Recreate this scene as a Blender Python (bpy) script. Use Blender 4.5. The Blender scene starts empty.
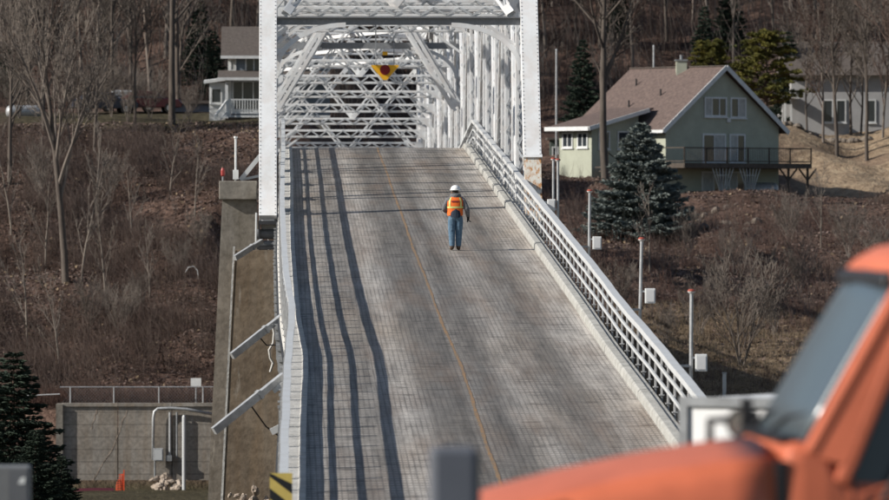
import bpy, math, random
import numpy as np
from mathutils import Vector, Matrix

# ------------------------------------------------------------------ camera, sky, sun, exposure
FPX = 6000.0            # focal length in photo pixels (889 wide)
CZ = 20.0               # height of the camera in the world
scene = bpy.context.scene
cam_d = bpy.data.cameras.new('camera')
cam = bpy.data.objects.new('camera', cam_d)
scene.collection.objects.link(cam)
scene.camera = cam
cam_d.sensor_width = 36.0
cam_d.lens = FPX / 889.0 * 36.0
cam_d.clip_start = 1.0
cam_d.clip_end = 4000.0
cam.location = (0, 0, CZ)
cam.rotation_euler = (math.pi / 2 - math.atan(39 / FPX), 0, -math.atan(164.5 / FPX))
cam_d.dof.use_dof = True
cam_d.dof.focus_distance = 165.0
cam_d.dof.aperture_fstop = 3.3

SUN = Vector((-1.0, -0.28, 0.57)).normalized()      # towards the sun
world = bpy.data.worlds.new('World')
scene.world = world
world.use_nodes = True
wn = world.node_tree.nodes
bg = wn['Background']
sky = wn.new('ShaderNodeTexSky')
sky.sky_type = 'NISHITA'
sky.sun_disc = False
sky.sun_elevation = math.asin(SUN.z)
sky.sun_rotation = math.atan2(SUN.x, SUN.y)
world.node_tree.links.new(sky.outputs['Color'], bg.inputs['Color'])
bg.inputs['Strength'].default_value = 0.078
sun_d = bpy.data.lights.new('sun', 'SUN')
sun_d.energy = 4.9
sun_d.angle = math.radians(0.5)
sun_d.color = (1.0, 0.95, 0.87)
sun_o = bpy.data.objects.new('sun', sun_d)
scene.collection.objects.link(sun_o)
sun_o.rotation_euler = SUN.to_track_quat('Z', 'Y').to_euler()
sun_o.location = (0, 100, 120)
vs = scene.view_settings
vs.view_transform = 'Standard'
vs.look = 'None'
vs.exposure = 0.25
vs.gamma = 1.0

C = scene.collection
rng = random.Random(7)
NR = np.random.RandomState(11)


def U(u, v, D):
    """A point of the place at depth D, read off the photo's perspective."""
    k = FPX / D
    return Vector(((u - 280) / k, D, CZ + (211 - v) / k))


# ------------------------------------------------------------------ materials
def nt(m):
    m.use_nodes = True
    return m.node_tree, m.node_tree.nodes['Principled BSDF']


def setin(b, name, val):
    if name in b.inputs:
        b.inputs[name].default_value = val


def mat(name, col, rough=0.7, var=0.25, scale=3.0, metal=0.0, col2=None, bump=0.0, bscale=None, stretch=(1, 1, 1), spec=0.4, detail=5.0):
    """A plain surface with mottled colour and fine relief, in world or object metres."""
    m = bpy.data.materials.new(name)
    t, b = nt(m)
    N, L = t.nodes, t.links
    g = N.new('ShaderNodeNewGeometry')
    mp = N.new('ShaderNodeMapping')
    mp.inputs['Scale'].default_value = stretch
    L.new(g.outputs['Position'], mp.inputs['Vector'])
    n = N.new('ShaderNodeTexNoise')
    n.inputs['Scale'].default_value = scale
    n.inputs['Detail'].default_value = detail
    n.inputs['Roughness'].default_value = 0.65
    L.new(mp.outputs['Vector'], n.inputs['Vector'])
    r = N.new('ShaderNodeValToRGB')
    c2 = col2 if col2 else tuple(c * (1 - var) for c in col)
    c1 = col if col2 else tuple(min(1, c * (1 + var * 0.5)) for c in col)
    r.color_ramp.elements[0].position = 0.32
    r.color_ramp.elements[1].position = 0.68
    r.color_ramp.elements[0].color = (*c2, 1)
    r.color_ramp.elements[1].color = (*c1, 1)
    L.new(n.outputs['Fac'], r.inputs['Fac'])
    L.new(r.outputs['Color'], b.inputs['Base Color'])
    b.inputs['Roughness'].default_value = rough
    b.inputs['Metallic'].default_value = metal
    setin(b, 'Specular IOR Level', spec)
    if bump > 0:
        n2 = N.new('ShaderNodeTexNoise')
        n2.inputs['Scale'].default_value = bscale or scale * 4
        n2.inputs['Detail'].default_value = 4
        L.new(mp.outputs['Vector'], n2.inputs['Vector'])
        bp = N.new('ShaderNodeBump')
        bp.inputs['Strength'].default_value = bump
        bp.inputs['Distance'].default_value = 0.1
        L.new(n2.outputs['Fac'], bp.inputs['Height'])
        L.new(bp.outputs['Normal'], b.inputs['Normal'])
    return m


def leafmat(name, col, col2, scale=1.2):
    m = mat(name, col, 0.7, 0, scale, col2=col2, spec=0.2)
    return m


def mnode(N, L, op, a, b=None, clamp=False):
    n = N.new('ShaderNodeMath')
    n.operation = op
    n.use_clamp = clamp
    for i, x in enumerate((a, b)):
        if x is None:
            continue
        if isinstance(x, (int, float)):
            n.inputs[i].default_value = x
        else:
            L.new(x, n.inputs[i])
    return n.outputs[0]


def mixc(N, L, fac, a, b, mode='MIX'):
    n = N.new('ShaderNodeMix')
    n.data_type = 'RGBA'
    n.blend_type = mode
    if isinstance(fac, (int, float)):
        n.inputs[0].default_value = fac
    else:
        L.new(fac, n.inputs[0])
    for i, x in ((6, a), (7, b)):
        if isinstance(x, tuple):
            n.inputs[i].default_value = (*x, 1)
        else:
            L.new(x, n.inputs[i])
    return n.outputs[2]


def noise(N, L, vec, scale, detail=4, stretch=(1, 1, 1), rough=0.6):
    mp = N.new('ShaderNodeMapping')
    mp.inputs['Scale'].default_value = stretch
    L.new(vec, mp.inputs['Vector'])
    n = N.new('ShaderNodeTexNoise')
    n.inputs['Scale'].default_value = scale
    n.inputs['Detail'].default_value = detail
    n.inputs['Roughness'].default_value = rough
    L.new(mp.outputs['Vector'], n.inputs['Vector'])
    return n.outputs['Fac']


def ramp(N, L, fac, stops):
    r = N.new('ShaderNodeValToRGB')
    e = r.color_ramp.elements
    while len(e) < len(stops):
        e.new(0.5)
    for i, (p, c) in enumerate(stops):
        e[i].position = p
        e[i].color = (*c, 1) if isinstance(c, tuple) else (c, c, c, 1)
    L.new(fac, r.inputs['Fac'])
    return r.outputs['Color']


DL, DW = 0.47, 6.76          # left edge and width of the roadway


def deck_material():
    m = bpy.data.materials.new('grid_deck')
    t, b = nt(m)
    N, L = t.nodes, t.links
    g = N.new('ShaderNodeNewGeometry')
    P = g.outputs['Position']
    s = N.new('ShaderNodeSeparateXYZ')
    L.new(P, s.inputs[0])
    X, Y = s.outputs[0], s.outputs[1]
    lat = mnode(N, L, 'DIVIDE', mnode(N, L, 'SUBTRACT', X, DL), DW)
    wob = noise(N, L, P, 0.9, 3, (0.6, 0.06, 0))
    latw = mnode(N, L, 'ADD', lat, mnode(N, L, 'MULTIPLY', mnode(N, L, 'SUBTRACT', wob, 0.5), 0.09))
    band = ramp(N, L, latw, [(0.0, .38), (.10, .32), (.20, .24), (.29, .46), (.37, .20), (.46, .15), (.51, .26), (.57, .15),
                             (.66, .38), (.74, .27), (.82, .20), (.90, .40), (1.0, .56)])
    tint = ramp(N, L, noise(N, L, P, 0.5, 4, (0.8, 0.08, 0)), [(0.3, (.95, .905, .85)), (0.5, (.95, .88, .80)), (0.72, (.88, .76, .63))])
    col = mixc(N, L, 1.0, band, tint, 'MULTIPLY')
    # streaky stains along and across
    st = ramp(N, L, noise(N, L, P, 1.0, 8, (3.4, 0.13, 0), .75), [(0.36, .62), (0.50, .95), (0.64, 1.2)])
    col = mixc(N, L, 0.95, col, st, 'MULTIPLY')
    st2 = ramp(N, L, noise(N, L, P, 1.0, 8, (1.6, 0.35, 0), .78), [(0.30, .62), (0.43, 1.0), (0.7, 1.08)])
    col = mixc(N, L, 0.55, col, st2, 'MULTIPLY')
    st3 = ramp(N, L, noise(N, L, P, 1.0, 4, (1.1, 2.2, 0)), [(0.34, .35), (0.42, 1.0), (1.0, 1.0)])
    col = mixc(N, L, 0.8, col, st3, 'MULTIPLY')
    fs = ramp(N, L, noise(N, L, P, 1.0, 6, (1.0, 6.0, 0), .8), [(0.34, .42), (0.48, 1.0), (0.66, 1.25)])
    col = mixc(N, L, 0.9, col, fs, 'MULTIPLY')
    fl = ramp(N, L, noise(N, L, P, 1.0, 4, (11.0, .35, 0), .7), [(0.32, .62), (0.48, 1.0), (0.70, 1.2)])
    col = mixc(N, L, 0.6, col, fl, 'MULTIPLY')
    # rust tint, stronger in the middle lanes
    ru = ramp(N, L, noise(N, L, P, 0.7, 5, (1.5, 0.12, 0)), [(0.48, 0.0), (0.72, 1.0)])
    col = mixc(N, L, mnode(N, L, 'MULTIPLY', ru, 0.45), col, (.19, .12, .075))
    # steel grid: bars along and across
    fx = mnode(N, L, 'FRACT', mnode(N, L, 'DIVIDE', X, 0.104))
    fy = mnode(N, L, 'FRACT', mnode(N, L, 'DIVIDE', Y, 0.414))
    lx = mnode(N, L, 'LESS_THAN', fx, 0.30)
    ly = mnode(N, L, 'LESS_THAN', fy, 0.34)
    ln = mnode(N, L, 'MAXIMUM', lx, ly)
    gv = noise(N, L, P, 1.0, 5, (.8, .22, 0))
    k = mnode(N, L, 'SUBTRACT', mnode(N, L, 'MULTIPLY', gv, 2.0), 0.55, True)
    k = mnode(N, L, 'ADD', mnode(N, L, 'MULTIPLY', k, 0.66), 0.14)
    amt = mnode(N, L, 'MULTIPLY', ln, k, True)
    col = mixc(N, L, amt, col, (.055, .05, .048))
    L.new(col, b.inputs['Base Color'])
    b.inputs['Roughness'].default_value = 0.75
    setin(b, 'Specular IOR Level', 0.25)
    bp = N.new('ShaderNodeBump')
    bp.inputs['Strength'].default_value = 0.3
    bp.inputs['Distance'].default_value = 0.02
    L.new(noise(N, L, P, 9.0, 4), bp.inputs['Height'])
    L.new(bp.outputs['Normal'], b.inputs['Normal'])
    return m


def paint_material(name, col, dirt=(.42, .40, .36), amt=0.35, rust=0.0, streak=False):
    m = bpy.data.materials.new(name)
    t, b = nt(m)
    N, L = t.nodes, t.links
    g = N.new('ShaderNodeNewGeometry')
    P = g.outputs['Position']
    f = ramp(N, L, noise(N, L, P, 1.6, 6, (1, 1, 0.35)), [(0.45, 0.0), (0.75, 1.0)])
    c = mixc(N, L, mnode(N, L, 'MULTIPLY', f, amt), col, dirt)
    f3 = ramp(N, L, noise(N, L, P, 9, 4), [(0.5, 0.0), (0.7, 1.0)])
    c = mixc(N, L, mnode(N, L, 'MULTIPLY', f3, amt * 0.4), c, (.5, .5, .48))
    if rust > 0:
        f2 = ramp(N, L, noise(N, L, P, 5.0 if streak else 2.2, 5, (1.6, 1.6, 0.12) if streak else (1, 1, 1)),
                  [(0.46, 0.0), (0.6, 1.0)])
        c = mixc(N, L, mnode(N, L, 'MULTIPLY', f2, rust), c, (.42, .20, .07))
    L.new(c, b.inputs['Base Color'])
    b.inputs['Roughness'].default_value = 0.5
    setin(b, 'Specular IOR Level', 0.35)
    return m


def concrete_material(name, col, dark, stain=(.20, .13, .07), stainamt=.5, boards=0.0):
    m = bpy.data.materials.new(name)
    t, b = nt(m)
    N, L = t.nodes, t.links
    g = N.new('ShaderNodeNewGeometry')
    P = g.outputs['Position']
    c = mixc(N, L, ramp(N, L, noise(N, L, P, 0.8, 7), [(0.3, 0.0), (0.7, 1.0)]), dark, col)
    f = ramp(N, L, noise(N, L, P, 1.5, 6, (1.2, 1.2, 0.10)), [(0.45, 0.0), (0.7, 1.0)])
    c = mixc(N, L, mnode(N, L, 'MULTIPLY', f, stainamt), c, stain)
    f = ramp(N, L, noise(N, L, P, 3.0, 6, (1.0, 1.0, 0.2)), [(0.62, 0.0), (0.70, 1.0)])
    c = mixc(N, L, mnode(N, L, 'MULTIPLY', f, 0.35), c, (.5, .47, .42))
    f = ramp(N, L, noise(N, L, P, 6.0, 6), [(0.35, .55), (0.6, 1.0)])
    c = mixc(N, L, 0.6, c, f, 'MULTIPLY')
    if boards > 0:
        s = N.new('ShaderNodeSeparateXYZ')
        L.new(P, s.inputs[0])
        fr = mnode(N, L, 'FRACT', mnode(N, L, 'DIVIDE', s.outputs[2], boards))
        ln = mnode(N, L, 'LESS_THAN', fr, 0.10)
        c = mixc(N, L, mnode(N, L, 'MULTIPLY', ln, 0.35), c, (.05, .045, .04))
    L.new(c, b.inputs['Base Color'])
    b.inputs['Roughness'].default_value = 0.9
    setin(b, 'Specular IOR Level', 0.15)
    bp = N.new('ShaderNodeBump')
    bp.inputs['Strength'].default_value = 0.5
    bp.inputs['Distance'].default_value = 0.05
    L.new(noise(N, L, P, 3.0, 6), bp.inputs['Height'])
    L.new(bp.outputs['Normal'], b.inputs['Normal'])
    return m


def ground_material():
    m = bpy.data.materials.new('leafy_ground')
    t, b = nt(m)
    N, L = t.nodes, t.links
    g = N.new('ShaderNodeNewGeometry')
    P = g.outputs['Position']
    s = N.new('ShaderNodeSeparateXYZ')
    L.new(P, s.inputs[0])
    c = ramp(N, L, noise(N, L, P, 2.2, 8, rough=.75), [(0.30, (.028, .019, .016)), (0.45, (.088, .056, .044)), (0.58, (.145, .094, .074)), (0.72, (.22, .155, .122))])
    big = ramp(N, L, noise(N, L, P, 0.11, 4), [(0.40, .55), (0.62, 1.15)])
    c = mixc(N, L, 0.9, c, big, 'MULTIPLY')
    # dry grass, on the right below the house and beside it
    gm = ramp(N, L, noise(N, L, P, 0.16, 5), [(0.34, 0.0), (0.46, 1.0)])
    xr = N.new('ShaderNodeMapRange')
    xr.inputs[1].default_value = 12
    xr.inputs[2].default_value = 19
    L.new(s.outputs[0], xr.inputs[0])
    yr = N.new('ShaderNodeMapRange')
    yr.inputs[1].default_value = 312
    yr.inputs[2].default_value = 300
    L.new(s.outputs[1], yr.inputs[0])
    x2 = N.new('ShaderNodeMapRange')
    x2.inputs[1].default_value = 33
    x2.inputs[2].default_value = 37
    L.new(s.outputs[0], x2.inputs[0])
    y2 = N.new('ShaderNodeMapRange')
    y2.inputs[1].default_value = 392
    y2.inputs[2].default_value = 402
    L.new(s.outputs[1], y2.inputs[0])
    y3 = N.new('ShaderNodeMapRange')
    y3.inputs[1].default_value = 462
    y3.inputs[2].default_value = 445
    L.new(s.outputs[1], y3.inputs[0])
    low = mnode(N, L, 'MULTIPLY', xr.outputs[0], yr.outputs[0])
    hi = mnode(N, L, 'MULTIPLY', mnode(N, L, 'MULTIPLY', x2.outputs[0], y2.outputs[0]), y3.outputs[0])
    msk = mnode(N, L, 'MAXIMUM', mnode(N, L, 'MULTIPLY', low, gm), mnode(N, L, 'MULTIPLY', hi, mnode(N, L, 'ADD', mnode(N, L, 'MULTIPLY', gm, .5), .5)), True)
    gc = ramp(N, L, noise(N, L, P, 1.6, 8, rough=.75), [(0.3, (.13, .092, .060)), (0.5, (.27, .20, .135)), (0.7, (.40, .32, .22))])
    c = mixc(N, L, msk, c, gc)
    # mown shelf and the strip under the retaining wall: faded green
    y4 = N.new('ShaderNodeMapRange')
    y4.inputs[1].default_value = 366
    y4.inputs[2].default_value = 371
    L.new(s.outputs[1], y4.inputs[0])
    y5 = N.new('ShaderNodeMapRange')
    y5.inputs[1].default_value = 392
    y5.inputs[2].default_value = 385
    L.new(s.outputs[1], y5.inputs[0])
    x4 = N.new('ShaderNodeMapRange')
    x4.inputs[1].default_value = 2
    x4.inputs[2].default_value = 0
    L.new(s.outputs[0], x4.inputs[0])
    sh = mnode(N, L, 'MULTIPLY', mnode(N, L, 'MULTIPLY', y4.outputs[0], y5.outputs[0]), x4.outputs[0])
    y6 = N.new('ShaderNodeMapRange')
    y6.inputs[1].default_value = 300.5
    y6.inputs[2].default_value = 299.5
    L.new(s.outputs[1], y6.inputs[0])
    sh2 = mnode(N, L, 'MULTIPLY', y6.outputs[0], x4.outputs[0])
    gg = ramp(N, L, noise(N, L, P, 1.1, 8, rough=.75), [(0.3, (.035, .027, .019)), (0.5, (.062, .054, .032)), (0.7, (.11, .09, .06))])
    c = mixc(N, L, mnode(N, L, 'MAXIMUM', sh, sh2, True), c, gg)
    L.new(c, b.inputs['Base Color'])
    b.inputs['Roughness'].default_value = 0.95
    setin(b, 'Specular IOR Level', 0.1)
    bp = N.new('ShaderNodeBump')
    bp.inputs['Strength'].default_value = 1.0
    bp.inputs['Distance'].default_value = 0.25
    L.new(noise(N, L, P, 2.5, 6), bp.inputs['Height'])
    L.new(bp.outputs['Normal'], b.inputs['Normal'])
    return m


M = {}
M['deck'] = deck_material()
M['white'] = paint_material('white_steel', (.74, .755, .77), amt=.38, rust=.10)
M['rail'] = paint_material('rail_steel', (.52, .535, .545), dirt=(.34, .32, .29), amt=.35)
M['rusty'] = paint_material('rusty_white_steel', (.62, .60, .54), amt=.5, rust=.95, streak=True)
M['dark_steel'] = mat('dark_steel', (.035, .037, .042), .6, .4, 4)
M['grey_steel'] = mat('grey_steel', (.22, .23, .24), .55, .3, 4)
M['galv'] = mat('galvanised', (.42, .43, .44), .45, .25, 6, metal=.3)
M['curb'] = mat('curb_concrete', (.56, .55, .525), .85, .0, 2.2, col2=(.36, .35, .33), bump=.25, bscale=9)
M['curb_grey'] = mat('kerb_grey', (.43, .425, .40), .85, .0, 2.2, col2=(.27, .265, .245), bump=.25, bscale=9)
M['pier'] = concrete_material('pier_concrete', (.27, .22, .165), (.155, .118, .085), stainamt=.5)
M['pier_grey'] = concrete_material('pier_side_concrete', (.26, .24, .21), (.165, .15, .13), stain=(.12, .10, .07), stainamt=.45)
M['wall'] = concrete_material('wall_concrete', (.36, .33, .295), (.22, .20, .175), stain=(.23, .15, .08), stainamt=.45, boards=.62)
M['ground'] = ground_material()
M['asphalt'] = mat('asphalt', (.06, .06, .06), .9, .35, 2, bump=.3, bscale=30)
M['line'] = mat('worn_yellow', (.29, .165, .07), .8, 0, 2.4, col2=(.17, .135, .10), stretch=(5, .9, 1))
M['post'] = mat('weathered_posts', (.42, .42, .42), .6, .3, 5)
M['plate'] = mat('dark_plate', (.11, .10, .095), .7, .35, 3)
M['strut_grey'] = paint_material('dull_grey_steel', (.20, .21, .225), dirt=(.14, .14, .14), amt=.4)
M['lacing'] = paint_material('lacing_steel', (.46, .48, .50), dirt=(.25, .25, .25), amt=.5)
M['bark'] = mat('bark', (.115, .095, .08), .9, 0, 3, col2=(.055, .044, .037), stretch=(1, 1, .3))
M['bark_pale'] = mat('pale_bark', (.25, .215, .18), .9, 0, 2, col2=(.12, .10, .085), stretch=(1, 1, .4))
M['bark_brown'] = mat('brown_twigs', (.115, .076, .060), .9, 0, 1.5, col2=(.058, .038, .031))
M['bark_grey'] = mat('grey_twigs', (.21, .18, .155), .9, 0, 1.0, col2=(.09, .072, .062))
M['twig_red'] = mat('red_brown_twigs', (.155, .088, .066), .9, 0, .5, col2=(.07, .042, .034))
M['brush_grey'] = mat('grey_brown_stems', (.19, .145, .12), .9, 0, .8, col2=(.085, .06, .05))
M['straw'] = mat('dry_grass', (.33, .25, .165), .9, 0, .6, col2=(.15, .105, .062))
M['leaf'] = mat('fallen_leaf', (.165, .118, .10), .9, 0, .9, col2=(.08, .056, .048))
M['spruce'] = leafmat('blue_spruce_needles', (.235, .265, .25), (.085, .105, .10), .9)
M['fir'] = leafmat('dark_fir_needles', (.042, .060, .040), (.018, .028, .022), 1.2)
M['pine'] = leafmat('pine_needles', (.19, .165, .035), (.045, .058, .022), .5)
M['green_wall'] = mat('sage_siding', (.37, .385, .31), .8, .12, 1.2)
M['roof_brown'] = mat('brown_shingles', (.165, .120, .105), .95, 0, 5, col2=(.085, .062, .056), bump=.4, bscale=14)
M['roof_grey'] = mat('grey_shingles', (.12, .10, .088), .95, 0, 5, col2=(.075, .062, .055), bump=.4, bscale=14)
M['trim'] = mat('white_trim', (.62, .63, .63), .6, .15, 3)
M['glass'] = mat('window_glass', (.035, .042, .05), .08, .2, 1, spec=.6)
M['curtain'] = mat('curtain', (.42, .42, .40), .9, .2, 4)
M['blue_wall'] = mat('slate_blue_siding', (.155, .182, .215), .8, .15, 1.5)
M['white_wall'] = mat('white_siding', (.36, .355, .355), .8, .12, 1)
M['wood'] = mat('deck_timber', (.085, .068, .055), .85, .35, 3)
M['stone'] = mat('field_stone', (.22, .185, .15), .9, 0, 2, col2=(.11, .09, .075), bump=.4, bscale=8)
M['pale_stone'] = mat('pale_rubble', (.42, .35, .29), .9, 0, 3, col2=(.20, .155, .12), bump=.4, bscale=8)
M['orange_paint'] = mat('orange_truck_paint', (.57, .145, .07), .42, .14, 3.5, spec=.5)
M['black'] = mat('black_plastic', (.018, .018, .02), .5, .2, 5)
M['tyre'] = mat('tyre_rubber', (.02, .02, .02), .85, .2, 8)
M['chrome'] = mat('chrome', (.55, .56, .58), .15, .1, 3, metal=.9)
M['windshield'] = mat('windshield_glass', (.07, .092, .108), .28, .1, 1, spec=1.0)
M['box_white'] = mat('white_panel', (.70, .70, .70), .5, .06, 1.5)
M['box_grey'] = mat('grey_cabinet', (.17, .175, .18), .5, .12, 2)
M['mirror_grey'] = mat('mirror_housing', (.13, .14, .165), .5, .1, 2)
M['sign_white'] = mat('sign_white', (.72, .73, .72), .5, .1, 5)
M['yellow'] = mat('sign_yellow', (.80, .42, .02), .45, .06, 3)
M['sign_red'] = mat('sign_red', (.22, .008, .012), .5, .1, 3)
M['marker_yellow'] = mat('marker_yellow', (.62, .47, .13), .5, .12, 5)
M['red'] = mat('red_plastic', (.30, .035, .03), .5, .15, 6)
M['orange_mesh'] = mat('orange_mesh', (.75, .10, .03), .6, .15, 6)
M['cap_red'] = mat('antenna_red', (.34, .075, .05), .5, .15, 8)
M['jeans'] = mat('jeans', (.07, .13, .20), .9, 0, 9, col2=(.125, .20, .275), bump=.4, bscale=14)
M['hoodie'] = mat('grey_hoodie', (.15, .15, .16), .95, .3, 12, bump=.3, bscale=20)
M['vest'] = mat('orange_vest', (.80, .15, .02), .7, .12, 10)
M['tape'] = mat('reflective_tape', (.62, .66, .22), .4, .15, 14)
M['vest_print'] = mat('vest_print', (.20, .02, .012), .7, .2, 20)
M['skin'] = mat('skin', (.42, .25, .18), .6, .1, 10)
M['hair'] = mat('dark_hair', (.03, .022, .018), .8, .2, 10)
M['boot'] = mat('work_boot', (.10, .065, .045), .8, .2, 10)
M['glove'] = mat('black_glove', (.02, .02, .022), .8, .2, 10)
M['hat'] = mat('hard_hat_white', (.80, .80, .79), .35, .05, 6)
M['car_red'] = mat('car_red', (.075, .014, .018), .3, .05, 2)
M['car_dark'] = mat('car_dark_blue', (.025, .03, .045), .3, .05, 2)
M['car_white'] = mat('car_silver', (.36, .37, .38), .3, .05, 2)


# ------------------------------------------------------------------ mesh helpers
class MB:
    def __init__(self):
        self.v, self.f, self.mi = [], [], []

    def add(self, vs_, fs, mi=0):
        o = len(self.v)
        self.v.extend([tuple(p) for p in vs_])
        self.f.extend([tuple(i + o for i in f) for f in fs])
        self.mi.extend([mi] * len(fs))

    def box(self, c, s, R=None, mi=0):
        hx, hy, hz = s[0] / 2, s[1] / 2, s[2] / 2
        P = [Vector((x, y, z)) for x in (-hx, hx) for y in (-hy, hy) for z in (-hz, hz)]
        if R is not None:
            P = [R @ p for p in P]
        c = Vector(c)
        P = [p + c for p in P]
        self.add(P, [(0, 1, 3, 2), (4, 6, 7, 5), (0, 4, 5, 1), (2, 3, 7, 6), (0, 2, 6, 4), (1, 5, 7, 3)], mi)

    def b2(self, lo, hi, mi=0):
        self.box([(a + b) / 2 for a, b in zip(lo, hi)], [b - a for a, b in zip(lo, hi)], None, mi)

    def bar(self, a, b, w, h, up=(0, 0, 1), mi=0):
        """box from a to b, w across, h along 'up'"""
        a, b = Vector(a), Vector(b)
        d = b - a
        ln = d.length
        y = d / ln
        up = Vector(up)
        x = y.cross(up)
        if x.length < 1e-4:
            x = Vector((1, 0, 0))
        x.normalize()
        z = x.cross(y)
        R = Matrix((x, y, z)).transposed()
        self.box((a + b) / 2, (w, ln, h), R, mi)

    def tube(self, pts, rs, n=6, cap=True, mi=0):
        pts = [Vector(p) for p in pts]
        if isinstance(rs, (int, float)):
            rs = [rs] * len(pts)
        o = len(self.v)
        prev = None
        for i, p in enumerate(pts):
            d = (pts[min(i + 1, len(pts) - 1)] - pts[max(i - 1, 0)])
            d.normalize()
            if prev is None:
                x = d.cross(Vector((0, 0, 1)))
                if x.length < 1e-3:
                    x = Vector((1, 0, 0))
            else:
                x = prev - d * prev.dot(d)
            x.normalize()
            prev = x
            y = d.cross(x)
            for j in range(n):
                a = 2 * math.pi * j / n
                self.v.append(tuple(p + (x * math.cos(a) + y * math.sin(a)) * rs[i]))
        for i in range(len(pts) - 1):
            for j in range(n):
                k = (j + 1) % n
                self.f.append((o + i * n + j, o + i * n + k, o + (i + 1) * n + k, o + (i + 1) * n + j))
                self.mi.append(mi)
        if cap:
            self.f.append(tuple(o + j for j in reversed(range(n))))
            self.f.append(tuple(o + (len(pts) - 1) * n + j for j in range(n)))
            self.mi += [mi, mi]

    def prism(self, poly, axis_a, axis_b, normal, origin, depth, mi=0):
        a, b, n, o = Vector(axis_a), Vector(axis_b), Vector(normal), Vector(origin)
        P = [o + a * p[0] + b * p[1] for p in poly]
        Q = [p + n * depth for p in P]
        m = len(poly)
        fs = [tuple(range(m)), tuple(range(2 * m - 1, m - 1, -1))]
        fs += [(i, i + m, (i + 1) % m + m, (i + 1) % m) for i in range(m)]
        self.add(P + Q, fs, mi)

    def loft(self, rings, cap=True, mi=0):
        n = len(rings[0])
        o = len(self.v)
        for r in rings:
            self.v.extend([tuple(p) for p in r])
        for i in range(len(rings) - 1):
            for j in range(n):
                k = (j + 1) % n
                self.f.append((o + i * n + j, o + i * n + k, o + (i + 1) * n + k, o + (i + 1) * n + j))
                self.mi.append(mi)
        if cap:
            self.f.append(tuple(o + j for j in reversed(range(n))))
            self.f.append(tuple(o + (len(rings) - 1) * n + j for j in range(n)))
            self.mi += [mi, mi]

    def mesh(self, name, mats, off=(0, 0, 0), smooth=False):
        me = bpy.data.meshes.new(name)
        ox, oy, oz = off
        me.from_pydata([(x - ox, y - oy, z - oz) for x, y, z in self.v], [], self.f)
        if not isinstance(mats, (list, tuple)):
            mats = [mats]
        for m in mats:
            me.materials.append(m)
        if len(mats) > 1:
            me.polygons.foreach_set('material_index', self.mi)
        if smooth:
            me.polygons.foreach_set('use_smooth', [True] * len(me.polygons))
        me.update()
        import bmesh
        bm = bmesh.new()
        bm.from_mesh(me)
        bmesh.ops.recalc_face_normals(bm, faces=bm.faces)
        bm.to_mesh(me)
        bm.free()
        return me

    def build(self, name, m, parent=None, smooth=False, bevel=0.0):
        """One mesh object; the collected points are in world metres unless the parent turns them."""
        off = (0, 0, 0)
        if parent is not None:
            w = parent.get('_o')
            off = tuple(w) if w is not None else (0, 0, 0)
        me = self.mesh(name, m, off, smooth)
        o = bpy.data.objects.new(name, me)
        C.objects.link(o)
        if parent is not None:
            o.parent = parent
            o['_o'] = off
        if bevel > 0:
            bv = o.modifiers.new('bevel', 'BEVEL')
            bv.width = bevel
            bv.segments = 2
            bv.limit_method = 'ANGLE'
        return o


def npmesh(name, V, F, m):
    """fast triangle mesh"""
    me = bpy.data.meshes.new(name)
    V = np.asarray(V, dtype=np.float32)
    F = np.asarray(F, dtype=np.int32)
    me.vertices.add(len(V))
    me.vertices.foreach_set('co', V.ravel())
    nf, w = F.shape
    me.loops.add(nf * w)
    me.loops.foreach_set('vertex_index', F.ravel())
    me.polygons.add(nf)
    me.polygons.foreach_set('loop_start', np.arange(0, nf * w, w, dtype=np.int32))
    me.polygons.foreach_set('loop_total', np.full(nf, w, dtype=np.int32))
    me.materials.append(m)
    me.update(calc_edges=True)
    return me


def link(name, me, parent=None, loc=(0, 0, 0), rot=(0, 0, 0), scale=(1, 1, 1)):
    o = bpy.data.objects.new(name, me)
    C.objects.link(o)
    o.parent = parent
    o.location = loc
    o.rotation_euler = rot
    o.scale = scale
    return o


def tag(o, label, cat, group=None):
    o['label'] = label
    o['category'] = cat
    if group:
        o['group'] = group
    return o


def thing(name, label, cat, loc=(0, 0, 0), rz=0.0, group=None, shift=True):
    """Empty at the thing's base. With shift, parts are given in world metres."""
    o = bpy.data.objects.new(name, None)
    C.objects.link(o)
    o.location = loc
    o.rotation_euler = (0, 0, rz)
    o.empty_display_size = 0.3
    if shift:
        o['_o'] = tuple(loc)
    return tag(o, label, cat, group)


def struct(o):
    o['kind'] = 'structure'
    return o


def stuff(o, label=None, cat=None):
    o['kind'] = 'stuff'
    if label:
        tag(o, label, cat)
    return o


def copy_tree(o, parent=None):
    c = o.copy()
    C.objects.link(c)
    c.parent = parent
    for ch in o.children:
        copy_tree(ch, c)
    return c


def smooth01(a, b, x):
    t = np.clip((x - a) / (b - a), 0, 1)
    return t * t * (3 - 2 * t)


# ------------------------------------------------------------------ alignment of the bridge road
G = 0.0545
D0, D1, DCREST = 84.0, 340.0, 237.0
_bd = [84, 100, 113, 120, 128, 133, 138, 143, 150, 171, 190, 210, 400]
_bv = [-.06, -.04, .02, .07, .13, .15, .09, .03, 0, -.05, -.04, 0, 0]


def prof(D):
    """height of the road surface"""
    zc = CZ - 10.4 + G * DCREST
    d = D - DCREST
    w = 0.9
    if d < -w:
        z = zc + G * d
    elif d > w:
        z = zc - G * d
    else:
        z = zc - G * (w / 2 + d * d / (2 * w))
    if abs(d) >= w:
        pass
    sag = -0.05 * math.exp(-((D - 134) / 9.0) ** 2)
    return z + sag


def road(D, t, h=0.0):
    """point on the road cross-section: t metres from the left edge, h above"""
    b = float(np.interp(D, _bd, _bv)) * min(1.0, max(0.0, 1 - max(t, 0) / DW))
    return Vector((DL + t + b, D, prof(D) + h))


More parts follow.
